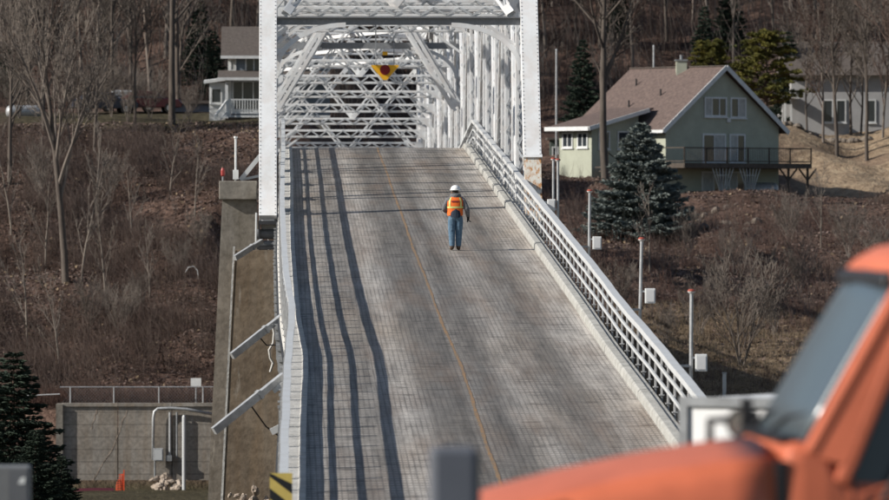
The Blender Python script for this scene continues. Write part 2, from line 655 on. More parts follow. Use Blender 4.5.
# ------------------------------------------------------------------ terrain
RD = [-30, 0, 31, 55, 76, 84]
RZ = [-1.8, -1.9, -2.65, -4.3, -5.72, -5.82]
LD = [84, 88, 110, 150, 190, 240, 292, 300, 301.5, 340, 367, 378, 420, 470, 600, 760, 900]
LZ = [-6.1, -7.6, -8.6, -9.4, -9.9, -12, -13.7, -13.9, -9.9, -1.5, 5.0, 5.9, 7.6, 18, 48, 84, 110]
LA = [-6.1, -7.6, -8.6, -9.4, -9.9, -12, -12.0, -10.6, -10.2, -1.5, 5.0, 5.9, 7.6, 18, 48, 84, 110]
RRD = [84, 88, 110, 150, 200, 262, 285, 300, 340, 388, 400, 412, 428, 446, 480, 600, 760, 900]
RRZ = [-6.1, -7.6, -8.6, -9.5, -10, -9.0, -7.4, -6.2, -2.8, .5, 1.2, 2.2, 5.4, 6.2, 15, 46, 84, 110]


def relief(X, Y):
    z = np.zeros_like(X)
    r = np.random.RandomState(5)
    for i in range(26):
        wl = [14, 9, 6, 4.2, 3.0][i % 5] * (0.8 + 0.4 * r.rand())
        a = r.rand() * 2 * math.pi
        z += wl * 0.009 * np.sin((X * math.cos(a) + Y * math.sin(a)) * 2 * math.pi / wl + r.rand() * 6.28)
    return z


def terrain(X, Y):
    X = np.asarray(X, dtype=float)
    Y = np.asarray(Y, dtype=float)
    zl = np.interp(Y, LD, LZ)
    za = np.interp(Y, LD, LA)
    wl = smooth01(-15.5, -11.6, X)
    zl = za * (1 - wl) + zl * wl
    zr = np.interp(Y, RRD, RRZ)
    w = smooth01(1.0, 8.0, X)
    z = zl * (1 - w) + zr * w
    # cutting for the road bridge
    pz = np.array([prof(float(y)) - CZ for y in np.ravel(np.clip(Y, D0, 345))]).reshape(Y.shape)
    cut = (1 - smooth01(1.6, 5.0, np.abs(X - 3.85) - 3.4)) * (Y < 346)
    z = np.where(Y > 84, z * (1 - cut) + np.minimum(z, pz - 2.4) * cut, z)
    near = np.interp(Y, RD, RZ) - 0.12
    z = np.where(Y <= 84, near, z)
    z = z + 1.75 * smooth01(376, 391, Y) * (1 - smooth01(412, 436, Y)) * smooth01(9, 13, X) * (1 - smooth01(21.5, 25.0, X))
    amp = smooth01(290, 312, Y) * 1.0 + smooth01(86, 130, Y) * 0.25
    amp = amp * (1 - 0.75 * smooth01(364, 372, Y) * (1 - smooth01(400, 430, Y)) * (X < 6))
    amp = amp * (1 - 0.95 * smooth01(289, 293, Y) * (1 - smooth01(303, 307, Y)) * (X > -13) * (X < 8))
    return z + relief(X, Y) * amp + CZ


def tz(x, y):
    return float(terrain(np.array([x]), np.array([y]))[0])


ys = np.concatenate([np.arange(-30, 84, 6.0), np.arange(84, 262, 2.0), np.arange(262, 480, 0.75), np.arange(480, 900, 5.0)])
xs = np.concatenate([np.arange(-240, -34, 8.0), np.arange(-34, 62, 0.75), np.arange(62, 260, 8.0)])
GX, GY = np.meshgrid(xs, ys)
GZ = terrain(GX, GY)
nx, ny = len(xs), len(ys)
idx = np.arange(nx * ny).reshape(ny, nx)
F = np.stack([idx[:-1, :-1], idx[:-1, 1:], idx[1:, 1:], idx[1:, :-1]], -1).reshape(-1, 4)
me = npmesh('hillside', np.stack([GX, GY, GZ], -1).reshape(-1, 3), F, M['ground'])
me.polygons.foreach_set('use_smooth', [True] * len(me.polygons))
struct(link('hillside', me))

# approach road from the camera down to the bridge
mb = MB()
ry = [-20, 0, 15, 31, 43, 55, 66, 76, 83.9]
for a, b in zip(ry[:-1], ry[1:]):
    za, zb = np.interp(a, RD, RZ) + CZ, np.interp(b, RD, RZ) + CZ
    mb.add([(-0.9, a, za), (8.6, a, za), (8.6, b, zb), (-0.9, b, zb)], [(0, 1, 2, 3)])
struct(mb.build('road', M['asphalt']))

# ------------------------------------------------------------------ the bridge
bridge = thing('truss_bridge', 'long white steel through truss bridge with humped grid deck and white rails', 'bridge', (3.85, 188, CZ - 9.9))

# deck panels, each with its own edges, as far as the crest; beyond it nothing of the deck shows
PL = 2.07
D = D0
i = 0
while D < DCREST + 6:
    a, b = D, D + PL
    g = 0.020 if i % 7 else 0.05
    mb = MB()
    rngs = []
    for y in (a + g / 2, b - g / 2):
        rngs.append([road(y, 0, 0), road(y, DW * .25, .012), road(y, DW * .5, .02), road(y, DW * .75, .012), road(y, DW, 0), road(y, DW, -.14), road(y, 0, -.14)])
    mb.loft(rngs)
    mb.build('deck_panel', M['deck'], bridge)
    D = b
    i += 1
mb = MB()
rr = []
for y in np.arange(D, D1 + 8, 6.0):
    rr.append([road(y, 0), road(y, DW), road(y, DW, -.14), road(y, 0, -.14)])
mb.loft(rr)
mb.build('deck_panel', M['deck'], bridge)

# dark plate seen in the joints and stringers under the deck
mb = MB()
rr = []
for y in np.arange(D0, D1 + 4, 2.0):
    rr.append([road(y, -.55, -.17), road(y, DW + .55, -.17), road(y, DW + .55, -.24), road(y, -.55, -.24)])
mb.loft(rr)
mb.build('under_deck', M['dark_steel'], bridge)
for t in (-.10, 1.3, 2.7, 4.06, 5.4, DW + .10):
    mb = MB()
    mb.loft([[road(y, t - .13, -.25), road(y, t + .13, -.25), road(y, t + .13, -.8), road(y, t - .13, -.8)] for y in np.arange(D0, 188, 4.0)])
    mb.build('stringer', M['grey_steel'], bridge)

# centre line, worn, wandering
mb = MB()
L_, R_ = [], []
yy = np.arange(D0, DCREST + 2, 0.5)
for y in yy:
    c = DW * .5 + .012 * math.sin(y * .21) + .007 * math.sin(y * .83 + 1) - .02
    w = .020 + .022 * rng.random()
    L_.append(road(y, c - w, .026))
    R_.append(road(y, c + w, .026))
for j in range(len(yy) - 1):
    mb.add([L_[j], R_[j], R_[j + 1], L_[j + 1]], [(0, 1, 2, 3)])
mb.build('centre_line', M['line'], bridge)

# kerbs: a low outer ledge and a raised inner lip, cast in blocks
for side in (0, 1):
    D = D0
    n = 0
    while D < DCREST + 20:
        a, b = D + .008, D + PL - .008
        if n % 6 == 5:
            b -= .09
        mb = MB()

        def T(t):
            return -t if side == 0 else DW + t
        rr = []
        hj = rng.uniform(-.002, .002)
        for y in (a, b):
            if side:
                rr.append([road(y, T(.0), -.16), road(y, T(.012), .15 + hj), road(y, T(.05), .19 + hj), road(y, T(.20), .20 + hj), road(y, T(.21), .15 + hj), road(y, T(.33), .155 + hj), road(y, T(.33), -.16)])
            else:
                rr.append([road(y, T(.0), -.16), road(y, T(.0), .05 + hj), road(y, T(.12), .055 + hj), road(y, T(.13), .035 + hj), road(y, T(.42), .04 + hj), road(y, T(.42), .06 + hj), road(y, T(.50), -.16)])
        mb.loft(rr)
        mb.build('kerb_block', M['curb'] if side == 0 else M['curb_grey'], bridge)
        D += PL
        n += 1
    mb = MB()
    mb.loft([[road(y, T(.0), -.16), road(y, T(.02), .19), road(y, T(.50), .18), road(y, T(.5), -.16)] for y in np.arange(D, D1, 6.0)])
    mb.build('kerb_block', M['curb'], bridge)

# railings: three rails and posts every two metres
stations = list(np.arange(D0, DCREST - 4, 2.0)) + [DCREST - 4, DCREST - 1, DCREST, DCREST + 1, DCREST + 4] + list(np.arange(DCREST + 6, D1, 3.0))
pm = MB()
pm.box((0, 0, .34), (.036, .12, 1.16))
pm.box((0, 0, -.02), (.10, .17, .024))
post_me = pm.mesh('post', M['post'])
for side in (0, 1):
    def T(t):
        return -t if side == 0 else DW + t

    def rail(lo, hi, t0, t1, name, parent, m, jit=0.0):
        mb = MB()
        rr = []
        for y in stations:
            j = jit * math.sin(y * .9 + lo * 7) + jit * .6 * math.sin(y * .31 + side)
            rr.append([road(y, T(t0) + j, lo), road(y, T(t1) + j, lo), road(y, T(t1) + j, hi), road(y, T(t0) + j, hi)])
        mb.loft(rr)
        o = mb.build(name, m, parent)
        return o
    rl = rail(1.0, 1.12, .33, .50, 'railing', bridge, M['rail'], .006) if side else rail(1.10, 1.16, .285, .425, 'railing', bridge, M['rail'], .006)
    rl['label'] = ['left railing casting striped shadows on the deck', 'right railing folding down over the crest'][side]
    for lo_, hi_ in (((.765, .835), (.485, .545), (.235, .41)), ((.69, .755), (.385, .45)))[side]:
        rail(lo_, hi_, .38, .42, 'rail', rl, M['rail'], .006)
    off = rl['_o']
    for y in np.arange(D0 + .5, DCREST + 12, 2.0):
        p = road(y, T(.445), .155 if side else .045)
        link('post', post_me, rl, (p.x - off[0], p.y - off[1], p.z - off[2]), (0, 0, rng.uniform(-.03, .03)), (1, 1, .93 if side else 1.09))

# floor beam ends and brackets on the left outside
bk = MB()
bk.b2((-.20, -.10, -.42), (0, .10, -.36))
bk.b2((-.16, -.10, -.95), (0, .10, -.89))
bk.b2((-.18, -.012, -.89), (0, .012, -.42))
bk.b2((-.20, -.22, -.30), (-.05, .22, -.27))
bracket_me = bk.mesh('bracket', M['galv'])
for y in np.arange(124, 187, 3.1):
    p = road(y, -.42, 0)
    link('bracket', bracket_me, bridge, (p.x - bridge['_o'][0], p.y - bridge['_o'][1], p.z - bridge['_o'][2]))

# sloping steel outriggers on the left
for (ua, va, ub, vb, Dd) in ((284, 315, 232, 356, 146), (284, 375, 214, 431, 127.5), (262, 241, 235, 258, 186.6)):
    a, b = U(ua, va, Dd), U(ub, vb, Dd - .8)
    mb = MB()
    mb.bar(a, a.lerp(b, .36), .14, .13)
    mb.bar(a.lerp(b, .345), b, .11, .165)
    mb.bar(a.lerp(b, .33), a.lerp(b, .37), .15, .19)
    mb.build('outrigger', M['galv'], bridge)
    if ub < 234 and Dd < 150:
        mb = MB()
        m0 = a.lerp(b, .5)
        q = U(283, vb + 8, Dd + 1) if Dd < 140 else U(275, 345, Dd + 1)
        mb.tube([m0, m0.lerp(q, .5) - Vector((0, 0, .12)), q], .018, 5)
        mb.build('cable', M['black'], bridge)
mb = MB()
pts = [U(272, 323, 147), U(274, 333, 147), U(273, 343, 147), U(269, 350, 147), U(270, 358, 147), U(273, 363, 147), U(270, 372, 147)]
mb.tube(pts, [.03, .035, .03, .035, .03, .04, .03], 6)
mb.build('rope', M['curb'], bridge)
mb = MB()
mb.bar(U(273, 391, 127.4), U(285, 383, 127.4), .12, .12)
mb.bar(U(271, 432, 126.8), U(287, 424, 126.8), .16, .14)
mb.build('strut', M['rail'], bridge)

# ---- trusses
XT = (-0.38, 7.96)
PAN = 9.5
NP = 16
HT = 11.4


def laced(length, w, d, bar=.07, step=.42, plate=.03):
    """a built-up member along +Z: two channels across X, lacing on the +-Y faces"""
    m = MB()
    fl = min(.10, w * .28)
    for s in (-1, 1):
        m.b2((s * w / 2 - plate / 2, -d / 2, 0), (s * w / 2 + plate / 2, d / 2, length))
        for q in (-1, 1):
            x0, x1 = sorted((s * (w / 2 - plate / 2), s * (w / 2 - fl)))
            m.b2((x0, q * d / 2 - .012, .002), (x1, q * d / 2 + .012, length - .002))
    n = max(2, int(length / step))
    st = (length - .3) / n
    for q in (-1, 1):
        s = 1
        for i in range(n):
            z = .15 + i * st
            m.bar((-s * (w / 2 - .05), q * (d / 2 + .022), z), (s * (w / 2 - .05), q * (d / 2 + .022), z + st), .016, bar, up=(1, 0, 0), mi=1)
            s = -s
        m.b2((-w / 2 + .01, q * (d / 2 + .032) - .008, -.01), (w / 2 - .01, q * (d / 2 + .032) + .008, .32))
        m.b2((-w / 2 + .01, q * (d / 2 + .032) - .008, length - .32), (w / 2 - .01, q * (d / 2 + .032) + .008, length + .01))
    return m


_lc = {}


def member(name, a, b, w, d, parent, m=None, front=(0, -1, 0), step=.42, bar=.07, world=False):
    """place a laced member from a to b (world); its laced face looks along front"""
    m = m or M['white']
    a, b = Vector(a), Vector(b)
    ln = round((b - a).length, 2)
    key = (ln, w, d, step, m.name)
    if key not in _lc:
        _lc[key] = laced(ln, w, d, bar, step).mesh(name, [m, M['lacing']])
    z = (b - a).normalized()
    f = Vector(front)
    y = (-f + z * f.dot(z))
    if y.length < 1e-3:
        y = Vector((1, 0, 0)) - z * z.x
    y.normalize()
    x = y.cross(z)
    R = Matrix((x, y, z)).transposed()
    off = Vector(parent['_o']) if parent.get('_o') is not None else Vector()
    if world:
        mb = laced(ln, w, d, bar, step)
        mb.v = [tuple(a + R @ Vector(p)) for p in mb.v]
        return mb.build(name, [m, M['lacing']], parent)
    o = link(name, _lc[key], parent, a - off, R.to_euler())
    o['_o'] = tuple(off)
    return o


def dk(D):
    return prof(D)


PD = [188 + PAN * i for i in range(NP + 1)]
HS = 6.2     # sway strut height above the deck
EPT = 194.8  # depth of the end-post top


def end_post(x, side):
    lo = Vector((x, 188, dk(188) - .1))
    hi = Vector((x, EPT, dk(188) + HT))
    d = (hi - lo)
    ln = d.length
    z = d.normalized()
    xx = Vector((1, 0, 0))
    y = z.cross(xx)
    split = 2.15 if side else 0.0
    mb = MB()
    R = Matrix((xx, y, z)).transposed()
    if split:
        bmid = lo + z * (split / 2 - .3)
        m2 = MB()
        m2.box(bmid, (.52, .42, split + .6), R)
        pb = m2.build('post_base', M['rusty'], bridge)
        pb['label'] = 'rust streaked lower end of the right portal post'
        m3 = MB()
        m3.box(lo + z * split + y * -.03, (.60, .52, .10), R)
        m3.build('splice_plate', M['white'], pb)
    mb.box(lo + z * (split + (ln - split) / 2), (.56, .46, ln - split), R)
    p = mb.build('portal_post', M['white'], bridge, bevel=.008)
    # rivet rows down both edges of the front face
    rv = MB()
    n = int((ln - split) / .145)
    for s in (-.235, .235):
        for i in range(n):
            c = lo + z * (split + .1 + i * .145) + xx * s - y * .232
            r = .021
            P = [c + (xx * math.cos(a) + z * math.sin(a)) * r for a in [j * math.pi / 3 for j in range(6)]]
            T_ = c - y * .022
            rv.add(P + [T_], [(j, (j + 1) % 6, 6) for j in range(6)])
    r_ = rv.build('rivets', M['grey_steel'], p)
    r_['kind'] = 'stuff'
    return p


for s, x in enumerate(XT):
    end_post(x, s)
    # chords
    mb = MB()
    for i in range(NP):
        a, b = PD[i], PD[i + 1]
        mb.bar((x, a, dk(a) - .35), (x, b, dk(b) - .35), .42, .46)
    tr = mb.build('truss_side', M['white'], bridge)
    tr['label'] = ['left truss seen edge on behind the portal post', 'right truss of closely set laced verticals'][s]
    mb = MB()
    tops = [EPT] + PD[1:NP] + [PD[NP] - 6]
    for i in range(len(tops) - 1):
        a, b = tops[i], tops[i + 1]
        za = dk(188) + HT if i == 0 else dk(a) + HT
        zb = dk(PD[NP]) + HT if i == len(tops) - 2 else dk(b) + HT
        mb.bar((x, a, za), (x, b, zb), .44, .48)
    mb.build('top_chord', M['white'], tr)
    for i in range(1, NP + 1):
        y = PD[i]
        member('vertical', (x, y, dk(y) - .12), (x, y, dk(y) - .12 + HT - .2), .40, .34, tr, step=.46)
        if i < NP:
            y2 = PD[i + 1]
            a, b = ((y, -.1), (y2, HT)) if i % 2 else ((y, HT), (y2, -.1))
            member('diagonal', (x, a[0] + .3, dk(a[0]) + a[1]), (x, b[0] - .3, dk(b[0]) + b[1]), .36, .26, tr, step=.5)
            # sub-vertical and mid strut
            ym = (y + y2) / 2
            member('hanger', (x, ym, dk(ym) - .15), (x, ym, dk(ym) - .15 + HT * .5), .30, .2, tr, step=.5)
        g = MB()
        g.b2((x - .235, y - .75, dk(y) - .55), (x - .215, y + .75, dk(y) + .75))
        g.b2((x + .215, y - .75, dk(y) - .55), (x + .235, y + .75, dk(y) + .75))
        g.b2((x - .24, y - .7, dk(y) + HT - .9), (x - .222, y + .7, dk(y) + HT + .3))
        g.b2((x + .222, y - .7, dk(y) + HT - .9), (x + .24, y + .7, dk(y) + HT + .3))
        g.build('gusset_plate', M['white'], tr)


def knee(parent, xa, xb, zs, y, rise, run, w=.15, m=None):
    """curved bracket from the post at xa up to the strut; xb is the inward direction"""
    s = 1 if xb > xa else -1
    mb = MB()
    rr = []
    for i in range(15):
        t = i / 14 * math.pi / 2
        cx, cz = xa + s * run * (1 - math.cos(t)), zs - rise + rise * math.sin(t)
        nx_, nz_ = -s * math.cos(t) / run, math.sin(t) / rise
        l = math.hypot(nx_, nz_)
        nx_, nz_ = nx_ / l, nz_ / l
        rr.append([(cx - nx_ * w / 2, y - .09, cz - nz_ * w / 2), (cx + nx_ * w / 2, y - .09, cz + nz_ * w / 2), (cx + nx_ * w / 2, y + .09, cz + nz_ * w / 2), (cx - nx_ * w / 2, y + .09, cz - nz_ * w / 2)])
    mb.loft(rr)
    return mb.build('knee_brace', m or M['white'], parent)


XI = (XT[0] + .21, XT[1] - .21)
XM = (XT[0] + XT[1]) / 2
# near portal strut: deep plate with flanges, brackets below, lattice above
yp = 188 + (EPT - 188) * (HS / HT)
zp = dk(188) + HS
mb = MB()
mb.b2((XT[0] + .28, yp - .05, zp - .10), (XT[1] - .28, yp + .05, zp + .12))
mb.b2((XT[0] + .28, yp - .16, zp + .12), (XT[1] - .28, yp + .16, zp + .15))
portal = mb.build('portal_strut', M['strut_grey'], bridge)
for s in (0, 1):
    knee(portal, XT[s] + (.28, -.28)[s], XM, zp - .10, yp, 1.45, 2.2)
member('portal_strut', (XT[0] + .28, EPT - .1, dk(188) + HT), (XT[1] - .28, EPT - .1, dk(188) + HT), .5, .3, portal)
for s in (-1, 1):
    member('portal_brace', (XM + s * 3.6, yp, zp + .25), (XM + s * .4, EPT - .15, dk(188) + HT - .3), .28, .2, portal)
mb = MB()
mb.b2((XM - .75, yp - .02, zp - .95), (XM - .71, yp + .02, zp - .10))
mb.build('hanger_rod', M['grey_steel'], portal)

BIG = 8      # the second deep portal
for i in range(1, NP + 1):
    y = PD[i]
    zd = dk(y)
    big = (i == BIG)
    if big:
        mb = MB()
        mb.b2((XI[0], y - .30, zd + HS - .12), (XI[1], y - .20, zd + HS + .16))
        fr = mb.build('sway_frame', M['strut_grey'], bridge)
    else:
        fr = member('sway_frame', (XI[0], y, zd + HS), (XI[1], y, zd + HS), .34 if i % 2 else .42, .22, bridge, step=.42, world=True)
    member('top_strut', (XI[0], y, zd + HT), (XI[1], y, zd + HT), .42, .28, fr, step=.42)
    if big:
        for s in (0, 1):
            knee(fr, XI[s], XM, zd + HS - .12, y - .25, 1.3, 2.0)
            # two big laced legs of the inverted V
            xa = XI[s]
            dirx = 1 if s == 0 else -1
            member('brace', (xa, y - .55, zd + 3.55), (XM - dirx * .35, y - .55, zd + HT - 1.9), .52, .24, fr, step=.6)
            mb = MB()
            for o_ in (-.20, .20):
                mb.bar((xa + dirx * .05, y - .70, zd + 3.55 + o_), (XM - dirx * .35, y - .70, zd + HT - 1.9 + o_), .03, .15, up=(-dirx, 0, 1))
            mb.build('brace_flange', M['white'], fr)
    elif i % 3 == 1:
        for xa, xb in ((XI[0], XM), (XM, XI[1])):
            member('brace', (xa, y - .06, zd + HS + .2), (xb, y - .06, zd + HT - .25), .24, .12, fr, step=.45, bar=.05)
            member('brace', (xb, y + .12, zd + HS + .2), (xa, y + .12, zd + HT - .25), .24, .12, fr, step=.45, bar=.05)
    elif i % 3 == 2:
        member('brace', (XI[0], y - .06, zd + HS + .2), (XM, y - .06, zd + HT - .25), .24, .12, fr, step=.45, bar=.05)
        member('brace', (XI[1], y - .06, zd + HS + .2), (XM, y - .06, zd + HT - .25), .24, .12, fr, step=.45, bar=.05)
    if not big:
        for s in (0, 1):
            mb = MB()
            d_ = 1 if s == 0 else -1
            mb.bar((XI[s], y, zd + HS - 1.1), (XI[s] + d_ * 1.3, y, zd + HS - .15), .10, .10)
            mb.build('knee_brace', M['white'], fr)
    if i < NP:
        y2 = PD[i + 1]
        z2 = dk(y2)
        lf = i % 2
        member('lateral_brace', (XI[0], y + .3, zd + HT - .15), (XI[1], y2 - .3, z2 + HT - .15), .30, .16, fr, front=(0, 0, -1), step=.5)
        member('lateral_brace', (XI[1], y + .3, zd + HT - .35), (XI[0], y2 - .3, z2 + HT - .35), .30, .16, fr, front=(0, 0, -1), step=.5)
# floor beams under the truss deck
for i in range(0, NP + 1):
    y = PD[i]
    mb = MB()
    mb.b2((XT[0] + .2, y - .15, dk(y) - .95), (XT[1] - .2, y + .15, dk(y) - .27))
    mb.build('floor_beam', M['rail'], bridge)

# bearing shoes of the end posts
for s, x in enumerate(XT):
    zb = dk(188) - .15
    mb = MB()
    mb.b2((x - .30, 187.55, zb - .12), (x + .30, 188.6, zb))
    mb.b2((x - .30, 187.7, zb - .62), (x - .25, 188.5, zb - .12))
    mb.b2((x + .25, 187.7, zb - .62), (x + .30, 188.5, zb - .12))
    mb.b2((x - .34, 187.5, zb - .90), (x + .34, 188.7, zb - .80))
    br = mb.build('bearing', M['dark_steel'], bridge)
    mb = MB()
    mb.tube([(x - .36, 188, zb - .42), (x + .36, 188, zb - .42)], .16, 14)
    mb.tube([(x - .30, 187.9, zb - .72), (x + .30, 187.9, zb - .72)], .10, 12)
    mb.build('pin', M['grey_steel'], br, smooth=False)
mb = MB()
mb.tube([(XT[0] - .36, 187.6, dk(188) + .1), (XT[0] - .37, 187.5, dk(188) - .9)], .03, 6)
mb.build('conduit', M['rail'], bridge)

# ------------------------------------------------------------------ concrete pier under the portal
pier = thing('bridge_pier', 'tall battered concrete pier with brown stained face under the portal', 'pier', (3.8, 189, CZ - 12))
pr = MB()


def slab(mb, x0, x1, y0, y1, z0, z1, bat):
    """battered block: narrower at the top by bat on each side"""
    mb.add([(x0 - bat, y0 - bat * .5, z0), (x1 + bat, y0 - bat * .5, z0), (x1 + bat, y1, z0), (x0 - bat, y1, z0),
            (x0, y0, z1), (x1, y0, z1), (x1, y1, z1), (x0, y1, z1)],
           [(0, 1, 2, 3), (4, 7, 6, 5), (0, 4, 5, 1), (1, 5, 6, 2), (2, 6, 7, 3), (3, 7, 4, 0)])


slab(pr, -1.42, 9.0, 186.9, 189.2, CZ - 12.2, dk(188) - 1.07, .52)
pr.build('front_shaft', M['pier'], pier)
pr = MB()
slab(pr, -1.82, -.74, 189.2, 191.2, CZ - 12.2, CZ + .36, .60)
pr.build('rear_shaft', M['pier_grey'], pier)
pr = MB()
slab(pr, .2, 8.6, 189.203, 191.1, CZ - 12.2, dk(188) - 1.3, .3)
pr.build('rear_shaft', M['pier_grey'], pier)
pr = MB()
pr.b2((-1.92, 188.95, CZ + .36), (-.72, 191.35, CZ + .95))
pr.build('cap', M['pier_grey'], pier, bevel=.03)
pr = MB()
pr.add([(-1.46, 186.88, CZ - 1.1), (-1.40, 186.88, CZ - 1.1), (-1.92, 186.63, CZ - 12), (-1.99, 186.63, CZ - 12)], [(0, 1, 2, 3)])
pr.build('pale_edge', M['curb'], pier)  # thin pale strip down the left front corner of the shaft
# pole, lamp and brace on the cap
lp = thing('lamp_pole', 'short white pole with small box standing on the pier cap', 'pole', (-1.40, 189.6, CZ + .95))
mb = MB()
mb.tube([(-1.40, 189.6, CZ + .95), (-1.40, 189.6, CZ + 2.30)], .035, 8)
mb.build('pole', M['trim'], lp)
mb = MB()
mb.b2((-1.49, 189.5, CZ + 1.0), (-1.31, 189.7, CZ + 1.30))
mb.build('junction_box', M['sign_white'], lp)
mb = MB()
mb.tube([(-1.40, 189.6, CZ + 2.30), (-1.40, 189.6, CZ + 2.36)], .06, 10)
mb.build('cap', M['trim'], lp)
rl_ = thing('navigation_lamp', 'small red lamp on the left corner of the pier cap', 'lamp', (-1.80, 189.3, CZ + .95))
mb = MB()
mb.tube([(-1.80, 189.3, CZ + .95), (-1.80, 189.3, CZ + 1.12)], .03, 8)
mb.build('stem', M['grey_steel'], rl_)
mb = MB()
mb.tube([(-1.80, 189.3, CZ + 1.10), (-1.80, 189.3, CZ + 1.13), (-1.80, 189.3, CZ + 1.28), (-1.80, 189.3, CZ + 1.36)], [.05, .07, .07, .04], 10)
mb.build('lens', M['red'], rl_)
sb = thing('steel_brace', 'grey sloping steel brace between pier cap and portal post', 'brace', (-1.25, 189.7, CZ + .95))
mb = MB()
mb.bar((-1.25, 189.7, CZ + .98), (-.62, 189.7, CZ + 1.75), .10, .14)
mb.build('beam', M['rail'], sb)
mb = MB()
mb.bar((-1.22, 189.8, CZ + .99), (-.62, 189.8, CZ + 1.12), .06, .08)
mb.build('beam', M['rail'], sb)

# hidden support and abutment of the approach span
ab = MB()
ab.b2((-.3, 83.2, CZ - 9), (8.0, 84.6, CZ - 6.9))
tag(ab.build('bridge_abutment', M['wall']), 'low concrete abutment at the near end of the bridge deck', 'abutment')
ab = MB()
ab.b2((1.0, 132.4, CZ - 10), (6.6, 134, CZ - 4.15))
tag(ab.build('approach_pier', M['wall']), 'concrete pier hidden below the middle of the grid deck', 'pier')

# ------------------------------------------------------------------ hazard marker at the rail's end
hm = thing('hazard_marker', 'yellow and black striped hazard marker at the left rail end', 'sign', (.03, 82.6, CZ - 5.95))
cx, cyy = U(281, 487, 82.6).x, 82.6
z1 = U(281, 473, 82.6).z
mb = MB()
mb.b2((cx - .155, cyy - .008, z1 - .92), (cx + .155, cyy + .008, z1))
pl_ = mb.build('panel', M['marker_yellow'], hm)
mb = MB()
for j in range(6):
    t = -.25 + j * .30
    # slanted stripe clipped to the panel
    pts = []
    poly = [(0, t + .22), (.31, t - .02), (.31, t + .12), (0, t + .36)]
    poly = [(x, min(.92, max(0, y))) for x, y in poly]
    if max(p[1] for p in poly) - min(p[1] for p in poly) < .05:
        continue
    mb.prism([(cx - .155 + x, z1 - .92 + y) for x, y in poly], (1, 0, 0), (0, 0, 1), (0, -1, 0), (0, cyy - .010, 0), .003)
mb.build('stripes', M['black'], pl_)
mb = MB()
mb.b2((cx - .03, cyy + .012, CZ - 5.95), (cx + .03, cyy + .06, z1 - .05))
mb.build('post', M['galv'], hm)

# ------------------------------------------------------------------ navigation sign hanging in the truss
ns = thing('triangle_sign', 'yellow inverted triangle sign with dark red disc hanging inside the truss', 'sign', U(385, 72, 262.5))
c = U(385, 65, 262.5)
mb = MB()
mb.prism([(-.60, 0), (.60, 0), (.60, -.06), (.08, -.66), (-.08, -.66), (-.60, -.06)], (1, 0, 0), (0, 0, 1), (0, -1, 0), c, .04)
sp = mb.build('panel', M['yellow'], ns)
mb = MB()
mb.prism([(.225 * math.cos(a), -.215 + .225 * math.sin(a)) for a in [j * math.pi / 12 for j in range(24)]], (1, 0, 0), (0, 0, 1), (0, -1, 0), c + Vector((0, -.042, 0)), .015)
mb.build('disc', M['sign_red'], sp)
mb = MB()
for s in (-.4, .4):
    mb.tube([c + Vector((s, .02, -.05)), c + Vector((s, 1.0, 1.2))], .02, 6)
mb.build('hanger', M['grey_steel'], ns)
am = MB()
am.b2(tuple(c + Vector((-.10, .5, .44))), tuple(c + Vector((.12, .62, .60))))
tag(am.build('amber_lamp', M['yellow']), 'small amber lamp above the yellow triangle sign', 'lamp')

# ------------------------------------------------------------------ sensor poles along the right rail
sl = ['nearest tall sensor pole with white box outside the right railing', 'second nearest sensor pole outside the right railing, below the spruce',
      'middle sensor pole with white box in front of the blue spruce', 'farther right of the two close sensor poles by the portal post',
      'left of the two close sensor poles beside the rusty portal post']
XP = 8.12
for i, (u, vt, ub, vb) in enumerate(((692, 290, 699, 363), (642, 238, 647, 296), (590, 190, 594, 243), (558, 159, 556, 205), (553.5, 158, 552, 207))):
    k = (u - 280) / XP
    D = FPX / k
    if i == 4:
        D = 178.4
    top = U(u, vt, D)
    zb = dk(D) + .2
    t = thing('sensor_pole', sl[i], 'pole', (top.x, D, zb), group='sensor poles along the right railing')
    mb = MB()
    ln_ = rng.uniform(-.05, .01)
    mb.tube([(top.x + ln_, D, zb), (top.x, D, top.z - .07)], .036, 8)
    mb.build('pole', M['galv'], t)
    mb = MB()
    mb.tube([(top.x, D, top.z - .08), (top.x, D, top.z - .05), (top.x, D, top.z - .03)], [.03, .07, .082], 14)
    a_ = mb.build('antenna_base', M['sign_white'], t)
    mb = MB()
    mb.tube([(top.x, D, top.z - .03), (top.x, D, top.z - .01), (top.x, D, top.z + .015)], [.078, .078, .05], 12)
    mb.build('antenna_cap', M['cap_red'], a_)
    bx = U(ub, vb, D)
    mb = MB()
    sx = 1 if ub > u else -1
    if i >= 3:
        sx = -1
    b0 = top.x + sx * .19
    mb.b2((b0 - .115, D - .09, bx.z - .17), (b0 + .115, D + .09, bx.z + .17))
    e_ = mb.build('equipment_box', M['sign_white'], t, bevel=.012)
    mb = MB()
    mb.b2((b0 - .085, D - .102, bx.z - .13), (b0 + .085, D - .094, bx.z + .13))
    mb.build('box_door', M['box_white'], e_)
    mb = MB()
    mb.bar((top.x, D, bx.z + .1), (b0, D, bx.z + .1), .04, .04)
    mb.bar((7.6, D, zb + .7), (top.x, D, zb + .7), .05, .05)
    mb.build('bracket', M['galv'], t)

